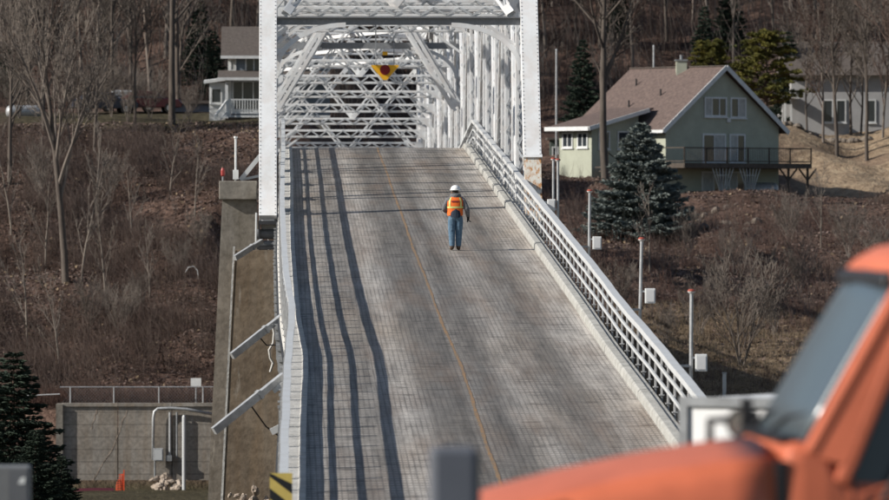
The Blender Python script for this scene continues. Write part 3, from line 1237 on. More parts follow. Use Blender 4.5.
# ------------------------------------------------------------------ retaining wall, fence and pipes at the lower left
WY = 300.0
rw = thing('retaining_wall', 'weathered grey concrete retaining wall with board marks and cracks', 'wall', (-6, WY, CZ - 14))
wx = [U(u, 0, WY).x for u in (62, 118, 172, 226, 286)]
ztop = U(0, 403, WY).z
for a, b in zip(wx[:-1], wx[1:]):
    mb = MB()
    mb.b2((a + .02, WY, CZ - 15), (b - .02, WY + .5, ztop - .16))
    mb.build('wall_panel', M['wall'], rw)
    mb = MB()
    mb.b2((a + .012, WY - .10, ztop - .16), (b - .012, WY + .55, ztop))
    mb.build('coping', M['wall'], rw)
mb = MB()
mb.b2((wx[0] - .28, WY - .2, CZ - 15), (wx[0] + .06, WY + 4, ztop - .05))
mb.build('corner_post', M['pier_grey'], rw)
mb = MB()
for (u0, v0, u1, v1) in ((127, 410, 122, 424), (122, 424, 112, 450), (112, 450, 93, 480), (99, 405, 95, 418), (95, 418, 91, 429)):
    nsg = 5
    pp = [U(u0 + (u1 - u0) * j / nsg + (rng.uniform(-.9, .9) if 0 < j < nsg else 0), v0 + (v1 - v0) * j / nsg, WY - .004) for j in range(nsg + 1)]
    for a, b in zip(pp[:-1], pp[1:]):
        mb.bar(a, b, rng.uniform(.03, .07), .008, up=(0, 1, 0))
mb.build('crack_repair', M['pale_stone'], rw)
fn = thing('metal_fence', 'thin grey pipe fence on top of the retaining wall', 'fence', (-6, WY + .3, ztop))
zf = U(0, 387, WY).z
mb = MB()
mb.tube([(wx[0] - .1, WY + .3, zf), (U(210, 0, WY).x + 2, WY + .3, zf)], .028, 6)
mb.build('rail', M['galv'], fn)
mb = MB()
mb.tube([(wx[0] - 1.9, WY + .8, zf - .45), (wx[0] - .1, WY + .3, zf - .35)], .028, 6)
mb.build('rail', M['galv'], fn)
for u in (70.5, 114, 159, 203, 247):
    x = U(u, 0, WY).x
    mb = MB()
    mb.tube([(x, WY + .3, ztop - .02), (x, WY + .3, zf + .03)], .035, 6)
    mb.build('post', M['galv'], fn)
mb = MB()
for x in np.arange(wx[0], 1.0, .16):
    mb.bar((x, WY + .3, ztop + .02), (x + .75, WY + .3, zf), .007, .007)
    mb.bar((x + .75, WY + .302, ztop + .02), (x, WY + .302, zf), .007, .007)
o = mb.build('wire_mesh', M['grey_steel'], fn)
o['kind'] = 'stuff'
sg = thing('small_sign', 'small white sign on a post behind the wall fence', 'sign', U(196, 403, WY + .6))
c = U(196, 382, WY + .6)
mb = MB()
mb.b2((c.x - .26, c.y - .015, c.z - .20), (c.x + .26, c.y + .015, c.z + .20))
mb.build('panel', M['sign_white'], sg)
mb = MB()
mb.tube([(c.x, c.y + .05, ztop - .1), (c.x, c.y + .05, c.z + .15)], .03, 6)
mb.build('post', M['galv'], sg)
# pipes and meter box
cp = thing('electric_conduit', 'bent grey conduit pipes and meter box in front of the retaining wall', 'conduit', U(165, 490, WY - .5))


def W_(u, v, dy=.25):
    return U(u, v, WY - dy)


mb = MB()
pts = [W_(153, 460), W_(153.5, 418), W_(154.5, 411.5), W_(158, 408.5), W_(170, 408), W_(186, 409), W_(212, 414)]
mb.tube(pts, .075, 10)
mb.build('pipe', M['galv'], cp, smooth=True)
mb = MB()
mb.tube([W_(170, 412), W_(170, 455)], .06, 8)
mb.build('pipe', M['galv'], cp)
mb = MB()
mb.tube([W_(177, 412), W_(177, 458)], .045, 8)
mb.build('pipe', M['grey_steel'], cp)
mb = MB()
mb.tube([W_(155, 458), W_(155, 480)], .05, 8)
mb.build('pipe', M['grey_steel'], cp)
a, b = W_(153.5, 461, .5), W_(163.5, 448, .2)
mb = MB()
mb.b2((a.x, a.y, a.z), (b.x, b.y, b.z))
bxo = mb.build('meter_box', M['galv'], cp, bevel=.02)
mb = MB()
mb.b2((a.x + .06, a.y - .02, a.z + .06), (b.x - .06, a.y - .004, b.z - .06))
mb.build('box_cover', M['rail'], bxo)
mb = MB()
a, b = W_(166, 461, .45), W_(172, 455, .2)
mb.b2((a.x, a.y, a.z), (b.x, b.y, b.z))
mb.build('junction_box', M['grey_steel'], cp)
gp = thing('guard_post', 'pale steel guard post in front of the retaining wall', 'post', (U(184, 0, WY - 2).x, WY - 2, CZ - 14))
mb = MB()
x = U(184, 0, WY - 2).x
mb.tube([(x, WY - 2, CZ - 14.2), (x, WY - 2, U(0, 417, WY - 2).z), (x, WY - 2, U(0, 415, WY - 2).z)], [.09, .09, .05], 10)
mb.build('pipe', M['rail'], gp)
mb = MB()
mb.tube([(x, WY - 2, CZ - 14.0), (x, WY - 2, CZ - 13.9)], .16, 10)
mb.build('base', M['pier_grey'], gp)


# ------------------------------------------------------------------ rocks
def rock(r, seed, sq=(1, 1, .7)):
    q = random.Random(seed)
    bmv = []
    n1, n2 = 5, 8
    m = MB()
    rings = []
    for i in range(n1):
        th = math.pi * (i + .6) / (n1 + .2)
        rings.append([(r * sq[0] * math.sin(th) * math.cos(2 * math.pi * j / n2) * q.uniform(.8, 1.15),
                       r * sq[1] * math.sin(th) * math.sin(2 * math.pi * j / n2) * q.uniform(.8, 1.15),
                       r * sq[2] * math.cos(th) * q.uniform(.85, 1.1)) for j in range(n2)])
    m.loft(rings)
    return m


rocks = [rock(.5, s, (1, .8, .62)).mesh('stone', M['stone']) for s in range(5)]
procks = [rock(.5, s + 20, (1, .8, .62)).mesh('stone', M['pale_stone']) for s in range(4)]
rp = thing('rubble_heap', 'heap of pale rubble below the conduit pipes', 'rubble', (U(167, 0, 298.5).x, 298.5, CZ - 14), shift=False)
for j in range(26):
    u, v = rng.uniform(156, 180), rng.uniform(478, 499)
    p = U(u, v, 298.6 - (v - 478) * .03)
    sc = rng.uniform(.28, .55)
    link('stone', rng.choice(procks), rp, p - Vector(rp.location), (rng.random() * 3, rng.random() * 3, rng.random() * 6), (sc * 1.5, sc, sc))
rp2 = thing('stone_footing', 'pale broken stones at the foot of the concrete pier', 'rubble', (U(248, 0, 185.5).x, 185.5, CZ - 9.9), shift=False)
for j in range(16):
    u, v = rng.uniform(228, 276), rng.uniform(490, 506)
    p = U(u, v, 185.9)
    sc = rng.uniform(.15, .42)
    link('stone', rng.choice(procks), rp2, p - Vector(rp2.location), (rng.random() * 3, rng.random() * 3, rng.random() * 6), (sc * 1.4, sc, sc))
# orange safety netting
on = thing('safety_netting', 'strip of orange safety netting standing at the foot of the wall', 'netting', (U(121, 0, 297).x, 297, CZ - 14))
mb = MB()
for j in range(9):
    x = U(116 + j * .9 + rng.uniform(-.3, .3), 0, 297).x
    mb.bar((x, 297 + rng.uniform(-.1, .1), CZ - 14.0), (x + rng.uniform(-.03, .03), 297, CZ - 14.0 + 1.0 * (.35 + .65 * min(1, j / 5))), .02, .02)
for z in np.arange(.1, .95, .12):
    x0 = U(116 + z * 3, 0, 297).x
    mb.bar((x0, 297, CZ - 14 + z), (U(124, 0, 297).x, 297, CZ - 14 + z + .02), .02, .035)
mb.build('mesh', M['orange_mesh'], on)
mb = MB()
mb.b2((U(123.5, 0, 297).x, 296.97, CZ - 14.1), (U(124.6, 0, 297).x, 297.03, CZ - 12.8))
mb.build('stake', M['orange_mesh'], on)
mb = MB()
rr = [[(U(u, 0, 294).x, 294 + d, CZ - 13.75 + .06 * math.sin(u) + dz) for d, dz in ((0, 0), (.3, .12), (.6, 0))] for u in range(72, 118, 6)]
mb.loft(rr, cap=False)
tag(mb.build('silt_fabric', M['car_red']), 'low line of reddish fabric lying below the wall', 'fabric')

# ------------------------------------------------------------------ bare trees
def grow(q, height, r0, levels=4, spread=.6, kids=(7, 6, 5, 4), trunkfrac=.35, up=.35, wig=.12, lean=(0, 0), multi=1, ratio=.55):
    """list of branches: (points, radii, level)"""
    out = []

    def branch(p, d, length, r, lev):
        n = max(3, int(6 - lev)) if lev else 9
        pts, rs = [p.copy()], [r]
        d = d.copy()
        for i in range(n):
            wg = wig if lev else wig * .45
            d = d + Vector((q.gauss(0, wg), q.gauss(0, wg), q.gauss(0, wg * .6) + up * .10 * (lev > 0)))
            d.normalize()
            p = p + d * (length / n)
            pts.append(p.copy())
            rs.append(r * (1 - .82 * (i + 1) / n))
        out.append((pts, rs, lev))
        if lev >= levels:
            return
        nk = kids[min(lev, len(kids) - 1)]
        for j in range(nk):
            lo = trunkfrac if lev == 0 else .2
            t = lo + (1 - lo) * ((j + q.random()) / nk)
            f = t * n
            i0 = min(n - 1, int(f))
            bp = pts[i0].lerp(pts[i0 + 1], f - i0)
            bd = (pts[i0 + 1] - pts[i0]).normalized()
            az = q.random() * 2 * math.pi if lev == 0 else q.random() * 2 * math.pi
            side = Vector((math.cos(az), math.sin(az), q.uniform(-.1, .3)))
            side = side - bd * side.dot(bd)
            side.normalize()
            sp_ = spread * q.uniform(.7, 1.3)
            nd = (bd * math.cos(sp_) + side * math.sin(sp_) + Vector((0, 0, up * .3))).normalized()
            nl = length * ratio * q.uniform(.7, 1.25) * (1.15 - .55 * t if lev == 0 else 1.1 - .5 * t)
            branch(bp, nd, nl, max(.006, min(rs[i0] * .62, r * .5)), lev + 1)
    for s in range(multi):
        a = s * 2 * math.pi / max(1, multi) + q.random()
        d = Vector((lean[0], lean[1], 1))
        if multi > 1:
            d += Vector((math.cos(a), math.sin(a), 0)) * .32 * q.uniform(.5, 1.2)
        d.normalize()
        branch(Vector((0, 0, -.25)), d, height * q.uniform(.85, 1.05), r0 * (1 if multi == 1 else .65), 0)
    return out


def tree_meshes(br, m_trunk, m_crown, minr=.011, crown_from=1):
    tv, tf, cv, cf = [], [], [], []
    for pts, rs, lev in br:
        V, F_ = (tv, tf) if lev < crown_from else (cv, cf)
        n = 8 if lev == 0 else (5 if lev == 1 else 3)
        o = len(V)
        d = (pts[-1] - pts[0]).normalized()
        x = d.cross(Vector((.3, .5, .8)))
        x.normalize()
        y = d.cross(x)
        for p, r in zip(pts, rs):
            r = max(r, minr)
            for j in range(n):
                a = 2 * math.pi * j / n
                w = p + (x * math.cos(a) + y * math.sin(a)) * r
                V.append((w.x, w.y, w.z))
        for i in range(len(pts) - 1):
            for j in range(n):
                k = (j + 1) % n
                F_.append((o + i * n + j, o + i * n + k, o + (i + 1) * n + k, o + (i + 1) * n + j))
    a = npmesh('trunk', tv, tf, m_trunk)
    a.polygons.foreach_set('use_smooth', [True] * len(a.polygons))
    return a, npmesh('crown', cv, cf, m_crown)


def plant_tree(meshes, loc, label, name='bare_tree', rz=0.0, sc=1.0, group=None, cat='tree'):
    t = thing(name, label, cat, loc, rz, group, shift=False)
    t.scale = (sc, sc, sc)
    link('trunk', meshes[0], t)
    link('crown', meshes[1], t)
    return t


def R_(seed):
    return random.Random(seed)


big_l = tree_meshes(grow(R_(3), 16, .19, 4, .46, (17, 9, 6, 4), .24, .5, .07, ratio=.52), M['bark'], M['bark_grey'], .013)
tall = [tree_meshes(grow(R_(40 + s), 17, (.24, .24, .17, .17)[s], 4, .62, (15, 8, 5, 4), .30, .3, .06, ratio=.42), M['bark'], M['bark'], .016) for s in range(4)]
wood = [tree_meshes(grow(R_(60 + s), 15, .15, 4, .60, (14, 8, 5, 3), .22, .3, .07, ratio=.40), M['bark_grey'] if s % 2 else M['bark'], M['bark_brown'] if s % 2 else M['bark_grey'], .019) for s in range(5)]
shrub = [tree_meshes(grow(R_(80 + s), 4.2, .06, 3, .55, (9, 6, 4), .15, .5, .09, multi=5, ratio=.5), M['bark_grey'], M['bark_grey'], .009) for s in range(3)]
sapl = [tree_meshes(grow(R_(90 + s), 5.5, .055, 3, .5, (10, 5, 4), .2, .4, .07, ratio=.38), M['bark_pale'], M['bark_grey'], .010) for s in range(3)]


def ground_at(u, D):
    x = U(u, 0, D).x
    return Vector((x, D, tz(x, D)))


plant_tree(big_l, ground_at(66, 327), 'large spreading bare tree on the left slope', sc=1.12, rz=.6)
plant_tree(tall[0], ground_at(172, 371), 'tall pale trunk of a bare tree left of the porch house', sc=1.0, rz=1.0)
plant_tree(tall[1], ground_at(606, 386), 'tall dark bare tree in front of the green house roof', sc=1.15, rz=2.2)
plant_tree(tall[2], ground_at(838, 425), 'bare tree in front of the white house on the right', sc=.9, rz=.4)
plant_tree(tall[3], ground_at(868, 420), 'leaning bare tree at the right edge of the photo', sc=.85, rz=3.0)
plant_tree(big_l, ground_at(28, 385), 'bare tree at the upper left behind the spreading tree', sc=.8, rz=2.5)
plant_tree(tall[2], ground_at(112, 392), 'bare tree standing behind the parked cars', sc=.95, rz=2.5)
plant_tree(shrub[0], ground_at(742, 285), 'leafless many-stemmed shrub right of the nearest sensor pole', name='bare_shrub', sc=1.25, rz=.3, cat='shrub')
plant_tree(sapl[0], ground_at(822, 352), 'slim pale sapling on the slope above the truck cab', name='sapling', sc=.95, rz=.3)
plant_tree(sapl[1], ground_at(650, 330), 'thin crooked sapling below the blue spruce', name='sapling', sc=.95, rz=.3)
plant_tree(sapl[2], ground_at(106, 322), 'pale thin sapling above the retaining wall', name='sapling', sc=1.2, rz=.8)
for j, (u, D, s) in enumerate(((28, 318, 1.1), (46, 334, 1.0), (82, 328, 1.2), (132, 341, .8), (150, 326, .7), (12, 340, 1.1), (170, 350, .9), (195, 345, .8), (96, 344, 1.0), (60, 312, 1.0))):
    plant_tree(sapl[j % 3], ground_at(u, D), 'thin grey sapling in the brush of the left slope', name='sapling', sc=s * 1.1, rz=j * 1.3, group='saplings on the left slope')
for j, (u, D, s) in enumerate(((120, 316, .6), (140, 322, .5), (90, 318, .6), (178, 330, .5), (40, 345, .8), (110, 350, .7), (200, 336, .5))):
    plant_tree(shrub[j % 3], ground_at(u, D), 'leafless shrub among the brush of the left slope', name='bare_shrub', sc=s, rz=j * 1.7, group='shrubs on the left slope', cat='shrub')
for j, (u, D, s) in enumerate(((700, 300, .7), (775, 300, .7), (800, 318, .6), (620, 312, .6), (572, 330, .6), (790, 345, .7), (850, 340, .7), (880, 322, .8), (690, 345, .6), (735, 330, .55), (665, 292, .5))):
    plant_tree(shrub[j % 3], ground_at(u, D), 'leafless shrub on the slope below the green house', name='bare_shrub', sc=s, rz=j * 1.7, group='shrubs below the green house', cat='shrub')
for j, (u, D, s) in enumerate(((90, 374, .75), (112, 376, .7), (128, 373, .75), (150, 377, .7), (20, 376, .7), (190, 375, .5))):
    plant_tree(shrub[j % 3], ground_at(u, D), 'leafless shrub in front of the parked cars', name='bare_shrub', sc=s, rz=j * 2.3, group='shrubs in front of the parked cars', cat='shrub')
for j, (u, D, s) in enumerate(((10, 352, .8), (45, 366, .85), (95, 362, .9), (135, 368, .8), (-8, 366, .9))):
    plant_tree((tall + [big_l])[j % 5], ground_at(u, D), 'grey bare tree at the top of the left slope', rz=j * 1.9 + .5, sc=s * .75, group='bare trees along the top of the left slope')
for j, (u, D, s) in enumerate(((808, 430, .55), (824, 426, .7), (852, 431, .75), (884, 428, .7), (798, 441, .6), (862, 434, .6))):
    plant_tree(wood[j % 5], ground_at(u, D), 'slender bare tree in front of the white house', rz=j * 1.9 + .5, sc=s, group='slender trees before the white house')
# wood on the hill behind the houses
q = R_(5)
n = 0
for row, D in enumerate((405, 420, 436, 452, 470, 490, 512, 538, 566, 600)):
    k = FPX / D
    step = [46, 40, 36, 34, 32, 30, 28, 28, 30, 30][row]
    u = -30 + q.uniform(0, 30)
    while u < 920:
        x = (u - 280) / k
        skip = (560 < u < 889 and D < 455) or (205 < u < 450 and D < 430) or (260 < u < 540 and D < 440)
        if not skip:
            Dq = D + q.uniform(-6, 6)
            p = ground_at(u, Dq)
            plant_tree(wood[n % 5], p, 'bare tree in the brown wood behind the houses', rz=q.random() * 6, sc=q.uniform(.8, 1.2), group='bare trees of the wood behind the houses')
            n += 1
        u += step * q.uniform(.6, 1.4)


# ------------------------------------------------------------------ evergreens
def spruce(seed, h, rbase, nwh, m_needle, per=9, spr=30, sz=.20, droop=.25, gap=0.05):
    q = np.random.RandomState(seed)
    V, F_ = [], []
    tr = MB()
    tr.tube([(0, 0, -.2), (0, 0, h * .5), (0, 0, h * .98)], [.018 * h, .012 * h, .01], 7)
    cnt = 0
    for w in range(nwh):
        t = (w + .3) / nwh
        z0 = h * (gap + (1 - gap) * t)
        R0 = rbase * (1 - t) ** .72 + .12
        nb = max(5, int(per * (1 - .4 * t)))
        for b in range(nb):
            a = 2 * math.pi * (b + q.rand()) / nb
            L0 = R0 * q.uniform(.60, 1.18)
            dr = droop * q.uniform(.4, 1.4)
            dx, dy = math.cos(a), math.sin(a)
            ns_ = max(6, int(spr * L0 / rbase))
            ss = q.rand(ns_) ** .7
            for s in ss:
                r = L0 * (.12 + .88 * s)
                pz = z0 - dr * r + .28 * r * s * .8 + q.normal(0, .05)
                off = q.normal(0, .16 * L0 * (1.1 - s) + .05)
                px, py = dx * r - dy * off, dy * r + dx * off
                # a spray: crossed pair of thin triangles pointing outward
                l = sz * q.uniform(.7, 1.5)
                aa = a + q.normal(0, .7)
                el = q.uniform(-.45, .35)
                d = np.array([math.cos(aa) * math.cos(el), math.sin(aa) * math.cos(el), math.sin(el)])
                sd = np.cross(d, [0, 0, 1])
                sd /= np.linalg.norm(sd) + 1e-6
                upv = np.cross(sd, d)
                c0 = np.array([px, py, pz])
                for sdv in (sd * .32, upv * .28):
                    o = len(V)
                    V += [c0 - d * l * .4 , c0 + sdv * l + d * l * .2, c0 + d * l, c0 - sdv * l + d * l * .2]
                    F_.append((o, o + 1, o + 2, o + 3))
    return tr.mesh('trunk', M['bark_brown']), npmesh('crown', np.array(V), np.array(F_), m_needle)


blue = spruce(1, 8.2, 3.9, 34, M['spruce'], 18, 190, .185, .26, .03)
fir = [spruce(10 + s, 9.0, 2.6, 26, M['fir'], 13, 90, .17, .35, .05) for s in range(2)]
g0 = ground_at(641, 357)
zt = U(0, 122, 357).z
plant_tree(blue, g0, 'blue spruce standing in front of the green house', name='spruce_tree', sc=(zt - g0.z) / 8.2).scale.x *= 1.0
for (u, D, vt, lab, kk) in ((36, 206, 428, 'dark fir at the bottom left beside the retaining wall', 0), (14, 216, 350, 'taller fir at the left edge below the slope', 1),
                            (62, 209, 455, 'low fir branch growth in front of the wall corner', 0)):
    g0 = ground_at(u, D)
    zt = U(0, vt, D).z
    s_ = (zt - g0.z) / 9.0
    t = plant_tree(fir[kk], g0, lab, name='fir_tree', rz=u)
    t.scale = (s_ * 1.35, s_ * 1.35, s_)
q = R_(17)
for j, (u, D, vt) in enumerate(((583, 420, 38), (6, 420, 40), (214, 410, 30), (200, 425, -5), (620, 470, -30), (790, 440, 30), (730, 470, -30), (705, 455, 5), (30, 430, 60), (240, 470, -20))):
    g0 = ground_at(u, D)
    zt = U(0, vt, D).z
    s_ = (zt - g0.z) / 9.0
    t = plant_tree(fir[j % 2], g0, 'dark conifer standing among bare trees behind the houses', name='conifer_tree', rz=j * 2.1, group='dark conifers in the wood')
    t.scale = (s_ * .8, s_ * .8, s_)


def pine(seed, h, m_needle):
    q = np.random.RandomState(seed)
    tr = MB()
    tr.tube([(0, 0, -.2), (.1, 0, h * .5), (0, .1, h * .97)], [.28, .2, .04], 8)
    V, F_ = [], []
    for b in range(46):
        t = .25 + .75 * b / 46
        z0 = h * t
        a = b * 2.4 + q.rand()
        L0 = (4.6 * (1 - t) ** .6 + .8) * q.uniform(.7, 1.1)
        e = np.array([math.cos(a) * L0, math.sin(a) * L0, z0 + .10 * L0])
        tr.tube([(0, 0, z0 - .2), tuple(e * .55 + np.array([0, 0, z0 * .45 - .15])), tuple(e)], [.07, .05, .02], 4, cap=False)
        for c in range(17):
            f = .35 + .7 * q.rand()
            cc = np.array([e[0] * f, e[1] * f, z0 + .1 * L0 * f]) + q.normal(0, .35, 3) * [1, 1, .35]
            rad = q.uniform(.22, .42)
            for n_ in range(40):
                d = q.normal(0, 1, 3)
                d[2] = abs(d[2]) * .7 + .1
                d /= np.linalg.norm(d)
                sd = np.cross(d, q.normal(0, 1, 3))
                sd /= np.linalg.norm(sd) + 1e-6
                o = len(V)
                V += [cc + sd * .02, cc - sd * .02, cc + d * rad - sd * .035, cc + d * rad + sd * .035]
                F_.append((o, o + 1, o + 2, o + 3))
    return tr.mesh('trunk', M['bark_brown']), npmesh('crown', np.array(V), np.array(F_), m_needle)


pm_ = pine(4, 10, M['pine'])
g0 = ground_at(766, 432)
plant_tree(pm_, g0, 'yellow-green pine with layered boughs behind the green house', name='pine_tree', sc=(U(0, 28, 432).z - g0.z) / 10.4)
g0 = ground_at(800, 452)
plant_tree(pm_, g0, 'smaller pine behind the roof of the white house', name='pine_tree', rz=2.0, sc=(U(0, 45, 452).z - g0.z) / 10.4)
g0 = ground_at(712, 448)
plant_tree(pm_, g0, 'pine rising behind the green house chimney', name='pine_tree', rz=4.0, sc=(U(0, 38, 448).z - g0.z) / 10.4)

# ------------------------------------------------------------------ brush, dry grass and fallen leaves
def twigs(name, pts, hmin, hmax, per, r, m, spread=.55, clump=.25, seed=1):
    q = np.random.RandomState(seed)
    n = len(pts) * per
    base = np.repeat(pts, per, 0) + np.concatenate([q.normal(0, clump, (n, 2)), np.zeros((n, 1))], 1)
    h = q.uniform(hmin, hmax, n) * np.repeat(q.uniform(.6, 1.25, len(pts)), per)
    a = q.rand(n) * 2 * np.pi
    sp = np.abs(q.normal(0, spread, n))
    d = np.stack([np.cos(a) * np.sin(sp), np.sin(a) * np.sin(sp), np.cos(sp)], 1)
    bend = q.normal(0, .35, (n, 3))
    bend[:, 2] -= .1
    mid = base + d * (h * .5)[:, None]
    tip = mid + (d + bend) / np.linalg.norm(d + bend, axis=1)[:, None] * (h * .55)[:, None]
    base = base - np.array([0, 0, .12])
    V = []
    for c, rr in ((base, r), (mid, r * .75)):
        for j in range(3):
            an = 2 * np.pi * j / 3
            V.append(c + np.array([math.cos(an), math.sin(an), .0]) * rr)
    V.append(tip)
    V = np.stack(V, 1).reshape(-1, 3)
    o = (np.arange(n) * 7)[:, None]
    T = []
    for j in range(3):
        k = (j + 1) % 3
        T += [[j, k, 3 + k], [j, 3 + k, 3 + j], [3 + j, 3 + k, 6]]
    F_ = (o[:, :, None] + np.array(T)[None]).reshape(-1, 3)
    return link(name, npmesh(name, V, F_, m))


def scatter(n, x0, x1, y0, y1, seed, keep=None):
    """points on the slope, evenly over the fan of ground between the two photo columns"""
    q = np.random.RandomState(seed)
    Y = q.uniform(y0, y1, n)
    X = (q.uniform(x0, x1, n) - 280) * Y / FPX
    if keep is not None:
        m_ = keep(X, Y, q)
        X, Y = X[m_], Y[m_]
    return np.stack([X, Y, terrain(X, Y)], 1)


def patchy(X, Y, q):
    return (np.sin(X * .5 + 1.3 * np.sin(Y * .13)) + np.sin(Y * .31 + X * .2) + q.normal(0, .6, len(X))) > -.5


def offroad(X, Y, q):
    return ~((np.abs(X - 3.85) < 6.5) & (Y < 350)) & patchy(X, Y, q) & ~((X > 23) & (X < 38) & (Y > 377)) & ~((X > 15) & (Y < 304) & (q.rand(len(X)) < .85))


P1 = scatter(3000, -25, 270, 303, 367, 1, offroad)
stuff(twigs('hillside_brush', P1, .5, 1.7, 9, .013, M['bark_brown'], seed=2), 'dark brown brush covering the left slope', 'brush')
P2 = scatter(1300, -25, 270, 302, 366, 3, offroad)
stuff(twigs('grey_brush', P2, .7, 2.3, 9, .012, M['brush_grey'], .4, .2, seed=4), 'grey leafless stems scattered over the left slope', 'brush')
P3 = scatter(3400, 540, 920, 265, 395, 5, offroad)
stuff(twigs('bramble', P3, .4, 1.3, 9, .014, M['twig_red'], seed=6), 'reddish brown brambles on the slope below the green house', 'brush')
P4 = scatter(1400, 540, 920, 268, 392, 7, offroad)
stuff(twigs('grey_stems', P4, .6, 1.9, 8, .012, M['brush_grey'], .45, .2, seed=8), 'grey leafless stems on the slope below the green house', 'brush')


def grassy(X, Y, q):
    return ((Y < 312) & (X > 13) & (np.sin(X * .4) + q.normal(0, .7, len(X)) > -.8))


P5 = scatter(6000, 560, 920, 262, 322, 9, grassy)
stuff(twigs('dry_grass', P5, .15, .5, 9, .012, M['straw'], .6, .25, seed=10), 'tan dry grass at the foot of the right slope', 'grass')
P6 = scatter(900, -20, 215, 301.8, 304, 11)
stuff(twigs('wall_top_weeds', P6, .3, 1.0, 6, .011, M['twig_red'], .4, .2, seed=12), 'dry weeds growing along the top of the retaining wall', 'weeds')
P7 = scatter(4200, -40, 930, 400, 600, 13, lambda X, Y, q: ((X < 6) | (Y > 446)) & ((X > 12) | (Y > 402)) & ~((X > 20) & (Y < 446)))
stuff(twigs('wood_undergrowth', P7, .8, 3.2, 9, .026, M['bark_brown'], .45, .5, seed=14), 'brown undergrowth of the wood on the hill', 'undergrowth')
P7 = scatter(2400, -40, 930, 405, 600, 15, lambda X, Y, q: ((X < 6) | (Y > 446)) & ~((X > 20) & (Y < 446)))
stuff(twigs('wood_saplings', P7, 2.0, 6.0, 4, .028, M['bark_grey'], .22, .6, seed=16), 'grey thin stems filling the wood on the hill', 'undergrowth')


def leaves(name, P, m, sz, seed, lift=.04):
    q = np.random.RandomState(seed)
    n = len(P)
    c = P + np.array([0, 0, lift])
    d1 = q.normal(0, 1, (n, 3)) * [1, 1, .45]
    d1 /= np.linalg.norm(d1, axis=1)[:, None]
    d2 = np.cross(d1, q.normal(0, .5, (n, 3)) + [0, 0, 1])
    d2 /= np.linalg.norm(d2, axis=1)[:, None] + 1e-6
    s = (sz * q.uniform(.5, 1.4, n))[:, None]
    V = np.stack([c - d1 * s, c + d2 * s * .6, c + d1 * s, c - d2 * s * .6], 1).reshape(-1, 3)
    F_ = np.arange(n * 4).reshape(-1, 4)
    return link(name, npmesh(name, V, F_, m))


PL1 = np.concatenate([scatter(34000, -25, 275, 302, 372, 21), scatter(40000, 540, 920, 266, 400, 22)])
stuff(leaves('fallen_leaves', PL1, M['leaf'], .10, 23), 'brown fallen leaves scattered over both slopes', 'leaves')
PL2 = np.concatenate([scatter(2600, -25, 275, 302, 372, 31), scatter(3200, 540, 920, 266, 400, 32)])
stuff(leaves('pale_leaves', PL2, M['straw'], .10, 33, .08), 'pale dry leaves and scraps on the slopes', 'leaves')

# stone terraces below the green house
st = thing('stone_terrace', 'broken rows of field stones on the slope below the deck', 'stone wall', ground_at(725, 372), shift=False)
for (u0, u1, v0, D) in ((705, 742, 222, 377), (700, 760, 239, 368), (692, 735, 257, 359), (735, 770, 248, 363)):
    u = u0
    while u < u1:
        p = ground_at(u, D + rng.uniform(-.4, .4))
        sc = rng.uniform(.5, 1.0)
        link('stone', rng.choice(rocks), st, p + Vector((0, 0, sc * .18)) - st.location, (rng.uniform(-.3, .3), rng.uniform(-.3, .3), rng.random() * 6), (sc * 1.3, sc, sc))
        u += sc * 15
st2 = thing('stone_edging', 'row of stones along the foot of the white house', 'stone wall', ground_at(815, 436), shift=False)
for j in range(22):
    u = 782 + j * 4.2
    p = ground_at(u, 429 + rng.uniform(-.3, .3))
    sc = rng.uniform(.4, .8)
    link('stone', rng.choice(rocks), st2, p + Vector((0, 0, sc * .15)) - st2.location, (0, 0, rng.random() * 6), (sc, sc, sc))


# ------------------------------------------------------------------ houses
def window(parent, c, ax, nrm, w, h, panes=2, m_glass=None, frame=.09, curtain=False):
    """frame with recessed panes on a wall; c centre, ax along wall, nrm outward"""
    ax, nrm, c = Vector(ax), Vector(nrm), Vector(c)
    up = Vector((0, 0, 1))
    R = Matrix((ax, nrm, up)).transposed()
    mb = MB()
    for s in (-1, 1):
        mb.box(c + ax * s * (w / 2 - frame / 2), (frame, .10, h), R)
        mb.box(c + up * s * (h / 2 - frame / 2), (w - 2 * frame, .094, frame), R)
    for j in range(1, panes):
        mb.box(c + ax * (-w / 2 + w * j / panes), (frame * .7, .09, h - 2 * frame), R)
    mb.box(c - up * (h / 2 + .04) + nrm * .02, (w + .12, .16, .07), R)
    f = mb.build('window', M['trim'], parent)
    for j in range(panes):
        pw = (w - 2 * frame) / panes
        mb = MB()
        mb.box(c + ax * (-w / 2 + frame + pw * (j + .5)) - nrm * .012, (pw - .02, .05, h - 2 * frame), R)
        mm = M['curtain'] if (curtain and j == (panes - 1 if curtain == 'r' else 0)) else (m_glass or M['glass'])
        mb.build('pane', mm, f)
    return f


HD = 392.0
hk = FPX / HD
near = U(666, 195, HD)                       # near corner of the gable front
house = thing('green_house', 'sage green house with steep brown roof and raised timber deck', 'house', (near.x + 3, HD + 3, near.z))
th = math.radians(40)
gx = Vector((math.cos(th), math.sin(th), 0))   # along the gable front, to the right
gy = Vector((-math.sin(th), math.cos(th), 0))  # along the ridge, away
gn = -gy
gl = -gx
WG = 122 / hk / math.cos(th)
LR = 85 / hk / math.sin(th)
hz = near.z


def H(a, b, z):
    return near + gx * a + gy * b + Vector((0, 0, z))


